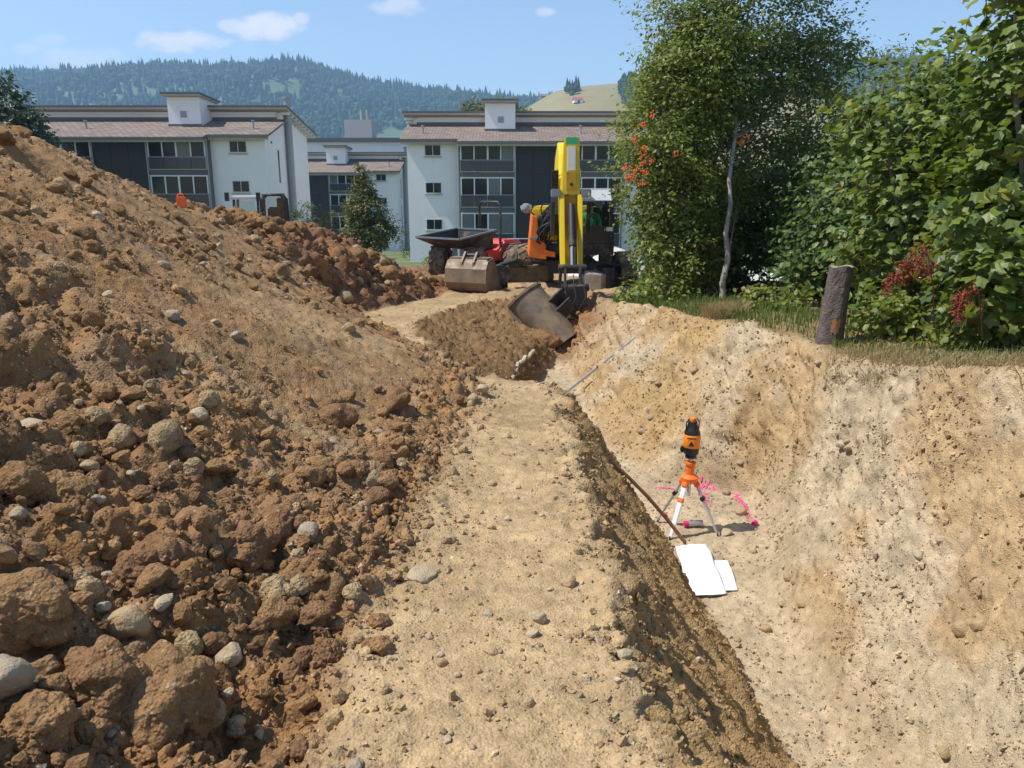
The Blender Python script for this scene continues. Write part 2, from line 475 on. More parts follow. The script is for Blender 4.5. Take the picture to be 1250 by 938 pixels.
D += m_fl * (.05 * (fbm(A * 5, Y * 5, 110, 4, .6) - .5) + .06 * (fbm(A, Y, 111, 4) - .5) + tiny * .5 + sml * .35 * sstep(fbm(A * 1.5, Y * 1.5, 113, 3), .45, .65))
D += m_loose * (big * .55 + mid * .9 + sml * .5)
D += m_pl * (.1 * (fbm(A * 1.5, Y * 1.5, 121, 4) - .5) + sml * .3)
D += m_far * (.12 * (fbm(A * .7, Y * .7, 131, 4) - .5) + mid * .3 + big * .25)
for (hx, hy, hr, hd) in ((-1.06, 2.35, .15, .15), (-1.45, 2.75, .13, .10), (-2.4, 3.55, .22, .20), (-1.9, 2.9, .12, .10), (-4.2, 7.3, .32, .22), (-3.6, 6.0, .22, .14), (-.85, 2.15, .10, .08)):
    D -= hd * np.exp(-((X - hx) ** 2 + (Y - hy) ** 2) / hr ** 2)
P0 = P.copy()
# keep the rim of the patch still
rim = np.minimum(1, np.minimum(np.arange(NCOL), NCOL - 1 - np.arange(NCOL)) / 8.0)[None, :] * np.minimum(1, (NR - 1 - np.arange(NR)) / 8.0)[:, None]
P = P + Nn * (D * rim)[..., None]
# spikes on steep walls: soften the sideways part
LOGR = math.log(34.0)
def ground_z(x, y):
    j = (NR - 1) * math.log(min(max(y, 1.0), 33.9)) / LOGR
    j0 = int(j); t = j - j0
    a = np.interp(x, P0[j0, :, 0], P[j0, :, 2]); b = np.interp(x, P0[j0 + 1, :, 0], P[j0 + 1, :, 2])
    return float(a * (1 - t) + b * t)
def hit(u, v, y0=1.3, y1=33.0):
    """where the sight line of a photo pixel meets the ground"""
    d = ray(u, v); y = y0
    last = y0
    while y < y1:
        p = d * (y / d.y)
        if p.z < ground_z(p.x, y):
            lo, hi = last, y
            for _ in range(14):
                mdl = .5 * (lo + hi); p = d * (mdl / d.y)
                if p.z < ground_z(p.x, mdl): hi = mdl
                else: lo = mdl
            p = d * (hi / d.y)
            return Vector((p.x, p.y, ground_z(p.x, p.y)))
        last = y; y *= 1.012
    return d * (y1 / d.y)

def lerp3(a, b, w): return a * (1 - w[..., None]) + np.array(b) * w[..., None]
C = np.ones((NR, NCOL, 3)) * np.array((.34, .235, .13))
C = lerp3(C, (.43, .305, .165), m_bench)
C = lerp3(C, (.36, .25, .13), m_bench * sstep(fbm(A * 1.3, Y * 1.3, 139, 4), .5, .68) * .8)
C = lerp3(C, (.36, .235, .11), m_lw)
C = lerp3(C, (.235, .145, .068), m_lw * sstep(Y, 8.0, 9.0))  # far trench wall: darker brown soil, with its grazing shade put into the colour
C = lerp3(C, (.46, .36, .235), m_fl)
C = lerp3(C, (.46, .36, .235), m_rw)
C = lerp3(C, (.42, .28, .13), back_w * sstep(fbm(A * .8, Y * .8, 141, 4) + .12 * ledge, .42, .66))
C = lerp3(C, (.42, .28, .14), m_rw * sstep(fbm(A * .7 + 8, Y * .7, 143, 4), .56, .68) * .8)
C = lerp3(C, (.25, .18, .09), m_pl)
C = lerp3(C, (.37, .255, .14), m_far)
C = lerp3(C, (.29, .155, .07), m_loose)
C = lerp3(C, (.31, .185, .088), m_heap)
C = lerp3(C, (.38, .25, .13), m_heap * sstep(fbm(A * .5, Y * 2.4, 145, 4), .5, .68) * .9)
C = lerp3(C, (.235, .135, .066), m_fore * .75)
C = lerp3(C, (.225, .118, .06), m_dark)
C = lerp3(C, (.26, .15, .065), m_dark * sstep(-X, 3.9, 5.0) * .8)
C = lerp3(C, (.33, .175, .07), m_heap * sstep(fbm(A * 3, Y * 3, 147, 4), .6, .72) * .6)
C = lerp3(C, (.46, .40, .31), np.clip(m_heap + m_rw, 0, 1) * sstep(fbm(A * 2.2 + 5, Y * 2.2, 149, 4), 0.66, .78) * .12)
C *= (.82 + .36 * fbm(A * 2.5, Y * 2.5, 151, 4))[..., None]

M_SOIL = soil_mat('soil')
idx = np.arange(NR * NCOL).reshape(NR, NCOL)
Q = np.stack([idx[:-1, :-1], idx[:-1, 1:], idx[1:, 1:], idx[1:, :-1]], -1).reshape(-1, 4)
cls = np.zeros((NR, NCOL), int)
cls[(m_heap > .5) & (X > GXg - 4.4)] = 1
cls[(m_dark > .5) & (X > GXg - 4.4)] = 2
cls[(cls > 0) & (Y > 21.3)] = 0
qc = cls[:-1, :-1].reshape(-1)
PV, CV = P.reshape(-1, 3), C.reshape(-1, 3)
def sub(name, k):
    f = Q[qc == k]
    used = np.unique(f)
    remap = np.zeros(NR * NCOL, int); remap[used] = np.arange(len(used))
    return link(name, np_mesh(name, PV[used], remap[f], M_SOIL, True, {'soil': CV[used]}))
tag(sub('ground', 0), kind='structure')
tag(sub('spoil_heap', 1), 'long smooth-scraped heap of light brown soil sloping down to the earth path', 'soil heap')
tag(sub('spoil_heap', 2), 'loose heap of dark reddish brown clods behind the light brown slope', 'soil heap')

# ---- clods and pebbles
def ico(level):
    bm = bmesh.new(); bmesh.ops.create_icosphere(bm, subdivisions=level, radius=1.0)
    v = np.array([q.co[:] for q in bm.verts]); f = np.array([[w.index for w in q.verts] for q in bm.faces]); bm.free()
    return v, f
def lumpy(level, seed, amp=.3, flat=.8, sharp=1.0, ncut=5, crumb=0.0):
    v, f = ico(level)
    r = np.random.RandomState(seed)
    d = np.ones(len(v))
    for sc, a in ((1.1, amp), (2.3, amp * .6), (4.5, amp * .35), (9, amp * .2), (18, amp * .12)):
        o = r.rand(3) * 50
        n3 = (vnoise(v[:, 0] * sc + o[0], v[:, 1] * sc + o[1], seed) + vnoise(v[:, 1] * sc + o[1], v[:, 2] * sc + o[2], seed + 1)
              + vnoise(v[:, 2] * sc + o[2], v[:, 0] * sc + o[0], seed + 2)) / 3
        d += a * (n3 - .5) * 2 * sharp
    for _ in range(ncut):                  # a few cut faces
        n = r.randn(3); n /= np.linalg.norm(n); h = .62 + .3 * r.rand()
        s = (v * d[:, None]) @ n
        d = np.where(s > h, d * (h + (s - h) * .25) / np.maximum(s, 1e-3), d)
    if crumb:                              # clotted surface: many small domes
        for (cnt, rho, ca) in ((26, .55, 1.0), (90, .30, .8), (260, .17, .6)):
            c = r.randn(cnt, 3); c /= np.linalg.norm(c, axis=1, keepdims=True)
            dd = np.sqrt(np.clip(2 - 2 * v @ c.T, 0, None)) / (rho * (.6 + .6 * r.rand(cnt)))
            d = d + crumb * ca * rho * np.sqrt(np.clip(1 - dd ** 2, 0, 1)).max(1)
    w = v * d[:, None]
    w *= np.array([1, .75 + .4 * r.rand(), flat * (.8 + .35 * r.rand())])
    return w, f
rs = np.random.RandomState(11)
def rot_mats(n, tilt=1.0):
    q = rs.randn(n, 4); q[:, 1:3] *= tilt; q /= np.linalg.norm(q, axis=1, keepdims=True)
    w, x, y, z = q.T
    return np.stack([np.stack([1-2*(y*y+z*z), 2*(x*y-z*w), 2*(x*z+y*w)], -1),
                     np.stack([2*(x*y+z*w), 1-2*(x*x+z*z), 2*(y*z-x*w)], -1),
                     np.stack([2*(x*z-y*w), 2*(y*z+x*w), 1-2*(x*x+y*y)], -1)], 1)
def chip(seed):
    r = np.random.RandomState(seed)
    v = np.array([(x, y, z) for z in (-1, 1) for y in (-1, 1) for x in (-1, 1)], float) * .62
    v += r.uniform(-.3, .3, v.shape); v *= np.array([1.1, .85, .75])
    q = [(0, 2, 3, 1), (4, 5, 7, 6), (0, 1, 5, 4), (2, 6, 7, 3), (0, 4, 6, 2), (1, 3, 7, 5)]
    return v, np.array([t for a, b, c, d in q for t in ((a, b, c), (a, c, d))])
def scatter(name, n, dens, rmin, rmax, power, level, tintf, sink=.25, nvar=12, flat=.8, maxpx=None):
    """n lumps spread over the ground patch; dens is a weight per grid point"""
    da = np.linalg.norm(np.cross(gu, gv), axis=2) * dens
    da[:, np.abs(np.arange(NCOL) - NCOL / 2) > NCOL / 2 - 12] = 0
    p = (da / da.sum()).ravel()
    pick = rs.choice(NR * NCOL, n, p=p)
    off = gu.reshape(-1, 3)[pick] * (rs.rand(n, 1) - .5) + gv.reshape(-1, 3)[pick] * (rs.rand(n, 1) - .5)
    pos = PV[pick] + off
    rad = rmin * (1 - rs.rand(n) * (1 - (rmax / rmin) ** (1 - power))) ** (1 / (1 - power))
    pos = pos + Nn.reshape(-1, 3)[pick] * (rad * (1 - 2 * sink) * .6)[:, None]
    mats_ = rot_mats(n)
    tint = tintf(CV[pick], n)
    kinds = rs.randint(0, nvar, n)
    Vs, Fs, Cs, base = [], [], [], 0
    for k in range(nvar):
        tv, tf = chip(300 + k) if level == 0 else lumpy(level, 100 + k * 7 + level, .5, flat, 1.0, 7)
        s = np.where(kinds == k)[0]
        if not len(s): continue
        vv = np.einsum('nij,vj->nvi', mats_[s], tv) * rad[s][:, None, None] + pos[s][:, None, :]
        Vs.append(vv.reshape(-1, 3)); Cs.append(np.repeat(tint[s], len(tv), 0))
        Fs.append((tf[None] + (np.arange(len(s)) * len(tv))[:, None, None] + base).reshape(-1, 3)); base += len(s) * len(tv)
    me = np_mesh(name, np.concatenate(Vs), np.concatenate(Fs), M_SOIL, False, {'soil': np.concatenate(Cs)})
    return link(name, me)
def t_same(c, n): return c * (.8 + .4 * rs.rand(n, 1))
def t_stone(c, n):
    g = rs.rand(n, 1)
    s = np.array((.52, .42, .28)) * (1 - g) + np.array((.40, .31, .19)) * g
    k = (rs.rand(n, 1) < .4)
    return np.where(k, c * (.9 + .4 * rs.rand(n, 1)), s * (.8 + .4 * rs.rand(n, 1)))
near = 1 / (1 + (Y / 6.0) ** 2)
far = (Y > 4) * 1.0
seen = (np.abs(X) < .72 * Y + .8) * (Y > 1.3) * (Y < 24)
pat = sstep(fbm(A * 2.6, Y * 2.6, 161, 3), .42, .64)
pc = hit(860, 697)
clear = 1.0 - 1.0 * (np.hypot(X - pc.x, Y - pc.y) < .36)          # the plans lie on swept ground
seen = seen * clear
o = scatter('soil_crumbs', 36000, seen * near * (m_heap * (.14 + cl_heap) + 1.2 * m_toe + .35 * m_bench * pat + .6 * edge), .005, .024, 2.5, 0, t_same)
tag(o, 'loose crumbs of brown soil strewn over the near slope of the spoil heap', 'soil', kind='stuff')
o = scatter('wall_crumbs', 19000, seen / (1 + (Y / 9.0) ** 2) * (m_rw * (.12 + pat) + m_fl * (.2 + .6 * pat) + m_lw * .7 + back_w * .6), .006, .03, 2.8, 0, t_same)
tag(o, 'crumbled yellow earth sticking to the pit walls and floor', 'soil', kind='stuff')
o = scatter('soil_lumps', 3000, seen * near * (m_heap * (.02 + cl_heap) + 1.0 * m_toe + .25 * edge + .06 * m_bench * pat), .016, .05, 3.2, 2, t_same)
tag(o, 'fist-sized lumps of brown soil along the foot of the spoil heap', 'soil', kind='stuff')
o = scatter('soil_clods', 3200, seen * far * (m_heap * (.03 + cl_heap * .6 + m_dark) + m_loose * 1.5 + .5 * m_lw * sstep(Y, 8.5, 9.5) * pat), .02, .085, 2.6, 2, t_same)
tag(o, 'small clods of earth covering the far heap and the loose fill in the trench', 'soil', kind='stuff')
o = scatter('pebbles', 16000, seen * near * (m_bench * .6 + m_fl + m_rw * 1.2 + .6 * m_lw + edge * 1.5 + .2 * m_heap), .004, .022, 2.7, 0, t_stone, .42, 10, .7)
tag(o, 'pale pebbles and grit lying on the pit floor and the earth path', 'gravel', kind='stuff')

# ================================================================ sky clouds
def add_clouds():
    N, L = wn, wl
    tc = N.new('ShaderNodeTexCoord')
    sp = N.new('ShaderNodeSeparateXYZ'); L.new(tc.outputs['Generated'], sp.inputs[0])
    def m(op, a, b=None, c=None, clamp=False):
        n = N.new('ShaderNodeMath'); n.operation = op; n.use_clamp = clamp
        for i, q in enumerate((a, b, c)):
            if q is None: continue
            if isinstance(q, (int, float)): n.inputs[i].default_value = q
            else: L.new(q, n.inputs[i])
        return n.outputs[0]
    ysafe = m('MAXIMUM', sp.outputs[1], .05)
    px, pz = m('DIVIDE', sp.outputs[0], ysafe), m('DIVIDE', sp.outputs[2], ysafe)
    nz = N.new('ShaderNodeTexNoise'); nz.inputs['Scale'].default_value = 26; nz.inputs['Detail'].default_value = 7; nz.inputs['Roughness'].default_value = .6
    mp = N.new('ShaderNodeMapping'); mp.inputs['Scale'].default_value = (1, 1, 1.9)
    L.new(tc.outputs['Generated'], mp.inputs[0]); L.new(mp.outputs[0], nz.inputs['Vector'])
    tot = None
    for (u, v, wu, wv, k) in ((222, 51, 50, 13, .85), (328, 32, 46, 15, .9), (366, 24, 12, 8, .6), (285, 32, 18, 9, .6), (95, 77, 60, 17, .45), (30, 60, 22, 7, .4), (62, 49, 22, 7, .3),
                              (665, 15, 13, 6, .5), (490, 8, 36, 11, .5), (88, 69, 16, 7, .35)):
        d = ray(u, v); cx, cz = d.x / d.y, d.z / d.y
        e = m('ADD', m('POWER', m('ABSOLUTE', m('DIVIDE', m('SUBTRACT', px, cx), wu / F)), 2.0),
              m('POWER', m('ABSOLUTE', m('DIVIDE', m('SUBTRACT', pz, cz), wv / F)), 2.0))
        e = m('ADD', e, m('MULTIPLY', m('SUBTRACT', nz.outputs['Fac'], .5), -3.4))
        s = N.new('ShaderNodeMapRange'); s.interpolation_type = 'SMOOTHSTEP'
        s.inputs['From Min'].default_value = 1.25; s.inputs['From Max'].default_value = .1
        s.inputs['To Min'].default_value = 0; s.inputs['To Max'].default_value = k
        L.new(e, s.inputs['Value'])
        tot = s.outputs[0] if tot is None else m('MAXIMUM', tot, s.outputs[0])
    front = m('GREATER_THAN', sp.outputs[1], .3)
    tot = m('MULTIPLY', tot, front)
    mx = N.new('ShaderNodeMix'); mx.data_type = 'RGBA'
    mx.inputs['B'].default_value = (6.6, 6.3, 6.3, 1)
    L.new(tot, mx.inputs['Factor']); L.new(sky.outputs['Color'], mx.inputs['A'])
    L.new(mx.outputs['Result'], wbg.inputs['Color'])
add_clouds()

# ================================================================ valley floor, hills and woods
M_GRASS = mat('meadow', (.10, .135, .045), .95, var=.45, vscale=.35, dirt=(.22, .19, .08), dirt_amt=.35, dscale=.08)
def G0(x, y):
    g = np.interp(y, [0, 22, 34, 45, 63, 100, 200, 500, 900, 3000], [-2.9, -3.0, -3.68, -4.6, -5.9, -7.9, -9, -9, -7, -7])
    right = np.interp(y, [0, 5, 8, 14, 19, 30], [-.9, -1.1, -1.5, -2.0, -2.4, -3.2])
    return np.where((x > 2) & (y < 30), np.maximum(g, right), g)
gx_ = np.concatenate([np.linspace(-3200, -120, 40), np.linspace(-110, -45, 20), np.linspace(-44, 44, 90), np.linspace(45, 110, 20), np.linspace(120, 3200, 40)])
gy_ = np.concatenate([np.linspace(-12, 60, 80), np.linspace(62, 140, 40), np.linspace(150, 3400, 60)])
GX2, GY2 = np.meshgrid(gx_, gy_)
inside = (GX2 > -(GY2 + 1.4)) & (GX2 < .85 * GY2 + 1.8) & (GY2 > 1.2) & (GY2 < 33.2)
GZ2 = G0(GX2, GY2) + np.where(inside, -4.5, 0) + np.where(GY2 > 36, .3 * (fbm(GX2 * .05, GY2 * .05, 7, 3) - .5), 0)
ii = np.arange(GX2.size).reshape(GX2.shape)
qq = np.stack([ii[:-1, :-1], ii[:-1, 1:], ii[1:, 1:], ii[1:, :-1]], -1).reshape(-1, 4)
tag(link('meadow', np_mesh('meadow', np.stack([GX2, GY2, GZ2], -1).reshape(-1, 3), qq, M_GRASS, True)), kind='structure')

def hill(name, crest, yc, yfoot, yback, mtl, z_foot=-9, rough=6.0, seed=1):
    pts = [at(u, v, yc) for (u, v) in crest]
    hx = np.array([p.x for p in pts]); hz = np.array([p.z for p in pts])
    xs = np.linspace(hx[0], hx[-1], 150); ys = np.concatenate([np.linspace(yfoot, yc, 50), np.linspace(yc, yback, 12)[1:]])
    GX, GY = np.meshgrid(xs, ys)
    def zf(x, y):
        H = np.interp(x, hx, hz) - z_foot
        wv = 1 + .25 * (fbm(x * .004, y * .0 + 3, seed, 3) - .5)
        t = np.clip((y - yfoot) / (yc - yfoot), 0, 1) ** 1.0
        up = np.where(y <= yc, np.sin(t ** (1.05 * wv) * np.pi / 2) ** 1.15, 1 - .6 * ((y - yc) / (yback - yc)) ** 1.3)
        return z_foot + H * up + rough * (fbm(x * .012, y * .012, seed + 5, 4) - .5) * np.clip(t * 3, 0, 1) * np.where(np.abs(y - yc) < (yc - yfoot) * .08, .3, 1)
    GZ = zf(GX, GY)
    i2 = np.arange(GX.size).reshape(GX.shape)
    q2 = np.stack([i2[:-1, :-1], i2[:-1, 1:], i2[1:, 1:], i2[1:, :-1]], -1).reshape(-1, 4)
    tag(link(name, np_mesh(name, np.stack([GX, GY, GZ], -1).reshape(-1, 3), q2, mtl, True)), kind='structure')
    return zf, hx
M_HILL = mat('hill_meadow', (.09, .14, .05), .95, var=.4, vscale=.02)
M_DRY = mat('dry_hill_grass', (.26, .215, .095), .95, var=.25, vscale=.03, dirt=(.14, .15, .06), dirt_amt=.3, dscale=.015)
far_crest = [(-420, 110), (-200, 108), (0, 105), (75, 104), (110, 103), (150, 101), (200, 99), (245, 93), (300, 96), (340, 91), (372, 87), (400, 93), (440, 108), (480, 116), (530, 121),
             (580, 127), (640, 134), (700, 137), (800, 134), (900, 120), (1000, 97), (1060, 84), (1100, 92), (1250, 96), (1450, 100), (1700, 120)]
zf_far, _ = hill('hill', far_crest, 1900, 900, 2400, M_HILL, rough=22, seed=3)
bald_crest = [(480, 205), (560, 172), (620, 148), (650, 130), (676, 115), (700, 109), (740, 106), (790, 104), (850, 106), (950, 118), (1100, 145), (1300, 175)]
zf_bald, _ = hill('dry_hill', bald_crest, 820, 480, 1050, M_DRY, rough=4, seed=9)

def far_wood(name, n, zf, x0, x1, y0, y1, keep, hmin, hmax, label, conifer=.45, cm=None):
    x = rs.uniform(x0, x1, n); y = y1 - (y1 - y0) * rs.rand(n) ** .8
    k = keep(x, y); x, y = x[k], y[k]; n = len(x)
    z = zf(x, y)
    h = rs.uniform(hmin, hmax, n)
    typ = rs.rand(n) < conifer + .3 * (fbm(x * .006, y * .006, 77, 2) - .5)
    Vs, Fs, base = [], [], 0
    a = np.arange(6) * np.pi / 3
    sp_v = np.concatenate([np.stack([np.cos(a) * .19, np.sin(a) * .19, a * 0 + .08], -1), [[0, 0, .66]],
                           np.stack([np.cos(a + .5) * .13, np.sin(a + .5) * .13, a * 0 + .42], -1), [[0, 0, 1.0]]])
    sp_f = [(i, (i + 1) % 6, 6) for i in range(6)] + [(7 + i, 7 + (i + 1) % 6, 13) for i in range(6)]
    bv, bf = lumpy(1, 3, .3, 1.0); bv = bv * np.array([.30, .30, .40]) + np.array([0, 0, .52])
    for tv, tf, s in ((sp_v, np.array(sp_f), np.where(typ)[0]), (bv, bf, np.where(~typ)[0])):
        if not len(s): continue
        ang = rs.rand(len(s)) * 6.28; c, sn = np.cos(ang), np.sin(ang)
        vv = np.stack([tv[None, :, 0] * c[:, None] - tv[None, :, 1] * sn[:, None], tv[None, :, 0] * sn[:, None] + tv[None, :, 1] * c[:, None], np.repeat(tv[None, :, 2], len(s), 0)], -1)
        hh = h[s] * (1.0 if tv is sp_v else .75)
        vv *= hh[:, None, None] * np.stack([rs.uniform(.8, 1.25, len(s))] * 2 + [np.ones(len(s))], -1)[:, None, :]
        vv += np.stack([x[s], y[s], z[s] - 1.0], -1)[:, None, :]
        Vs.append(vv.reshape(-1, 3)); Fs.append((tf[None] + (np.arange(len(s)) * len(tv))[:, None, None] + base).reshape(-1, 3)); base += len(s) * len(tv)
    o = link(name, np_mesh(name, np.concatenate(Vs), np.concatenate(Fs), cm, False))
    tag(o, label, 'wood', kind='stuff')
M_WOOD = leaf_mat('far_wood', (.014, .04, .022), (.045, .095, .035), trans=.1, rough=.9)
mc = at(480, 174, 1150)
def keep_far(x, y):
    d = ((x - mc.x) / 46) ** 2 + ((y - 1130) / 150) ** 2
    e = ((x - at(290, 100, 1850).x) / 60) ** 2 + ((y - 1850) / 60) ** 2
    return (d > 1) & (e > 1) & (fbm(x * .007, y * .007, 91, 3) > .22)
far_wood('forest', 17000, zf_far, -1450, 1400, 980, 1960, keep_far, 17, 29, 'bluish green forest covering the long hill behind the buildings', cm=M_WOOD)
c1 = at(770, 125, 800)
def keep_b(x, y):
    a_ = ((x - at(812, 130, 720).x) / 42) ** 2 + ((y - 700) / 90) ** 2 < 1
    b_ = ((x - at(772, 100, 830).x) / 14) ** 2 + ((y - 832) / 25) ** 2 < .6
    c_ = ((x - at(697, 125, 740).x) / 9) ** 2 + ((y - 735) / 30) ** 2 < .4
    return a_ | b_ & (rs.rand(len(x)) < .4) | c_ & (rs.rand(len(x)) < .3)
far_wood('hill_copse', 6000, zf_bald, at(640, 125, 800).x, at(900, 125, 800).x, 600, 860, keep_b, 9, 15, 'dark conifer copse on the flank of the dry grassy hill', cm=M_WOOD)

# barns on the hill
M_WHITE = mat('white_render', (.81, .795, .80), .9, var=.05, vscale=1.2, bump=.15, bscale=40, dirt=(.62, .61, .58), dirt_amt=.12, dscale=.7)
M_REDROOF = mat('red_roof', (.35, .10, .06), .8)
for (u, v, y, w, lab) in ((705, 140, 690, 7.5, 'small barn with red roof on the dry grassy hill'), (663, 122, 800, 7.0, 'tiny grey farmhouse on the shoulder of the dry hill')):
    p = at(u, v, y); p.z = float(zf_bald(np.array([p.x]), np.array([y]))[0]) - .3
    r_ = empty('barn', p, .2, lab, 'barn')
    MB().box((-w/2, -3, 0), (w/2, 3, 2.6)).build('wall', M_WHITE if u > 700 else mat('grey_wood', (.3, .27, .24), .9), r_)
    MB().prism([(-3.6, 2.5), (0, 4.8), (3.6, 2.5)], -w/2 - .5, w/2 + .5).build('roof', M_REDROOF if u > 700 else mat('grey_roof', (.2, .17, .16), .9), r_)
    MB().box((-1, -3.05, 0), (1, -2.95, 2.1)).build('door', mat('brown_door', (.1, .06, .04), .8), r_)

# ================================================================ apartment buildings
def tile_mat(name, col):
    m = mat(name, col, .9, var=.25, vscale=1.2, dirt=(.33, .27, .21), dirt_amt=.25, dscale=2.2)
    N, L = m.node_tree.nodes, m.node_tree.links
    tc = N.new('ShaderNodeTexCoord'); br = N.new('ShaderNodeTexBrick')
    br.inputs['Scale'].default_value = 1.0; br.inputs['Brick Width'].default_value = .5; br.inputs['Row Height'].default_value = .36
    br.inputs['Mortar Size'].default_value = .035; br.inputs['Color1'].default_value = (.75, .75, .75, 1); br.inputs['Color2'].default_value = (1.15, 1.12, 1.1, 1); br.inputs['Mortar'].default_value = (.42, .4, .4, 1)
    L.new(tc.outputs['Object'], br.inputs['Vector'])
    bs = N['Principled BSDF']; src = bs.inputs['Base Color'].links[0].from_socket
    mu = N.new('ShaderNodeMix'); mu.data_type = 'RGBA'; mu.blend_type = 'MULTIPLY'; mu.inputs['Factor'].default_value = 1
    L.new(src, mu.inputs['A']); L.new(br.outputs['Color'], mu.inputs['B']); L.new(mu.outputs['Result'], bs.inputs['Base Color'])
    return m
M_TILE = tile_mat('roof_shingles', (.235, .185, .155))
M_CLAD = mat('dark_cladding', (.028, .026, .028), .75, var=.25, vscale=3)
M_FRAME = mat('window_frame_white', (.72, .73, .72), .5, var=.05)
M_PANE = mat('window_pane', (.014, .019, .018), .08, var=.4, vscale=.4, spec=.2)
M_CURT = mat('curtained_pane', (.13, .16, .155), .12, var=.35, vscale=5, spec=.2)
M_RAIL = mat('balcony_glass', (.045, .053, .062), .2, var=.15, spec=.3)
M_GREY = mat('grey_metal', (.30, .31, .33), .5, .3, var=.15)
M_DGREY = mat('dark_grey_trim', (.12, .12, .13), .7, var=.2)
M_SOFF = mat('soffit_wood', (.42, .38, .33), .9, var=.2, vscale=4)

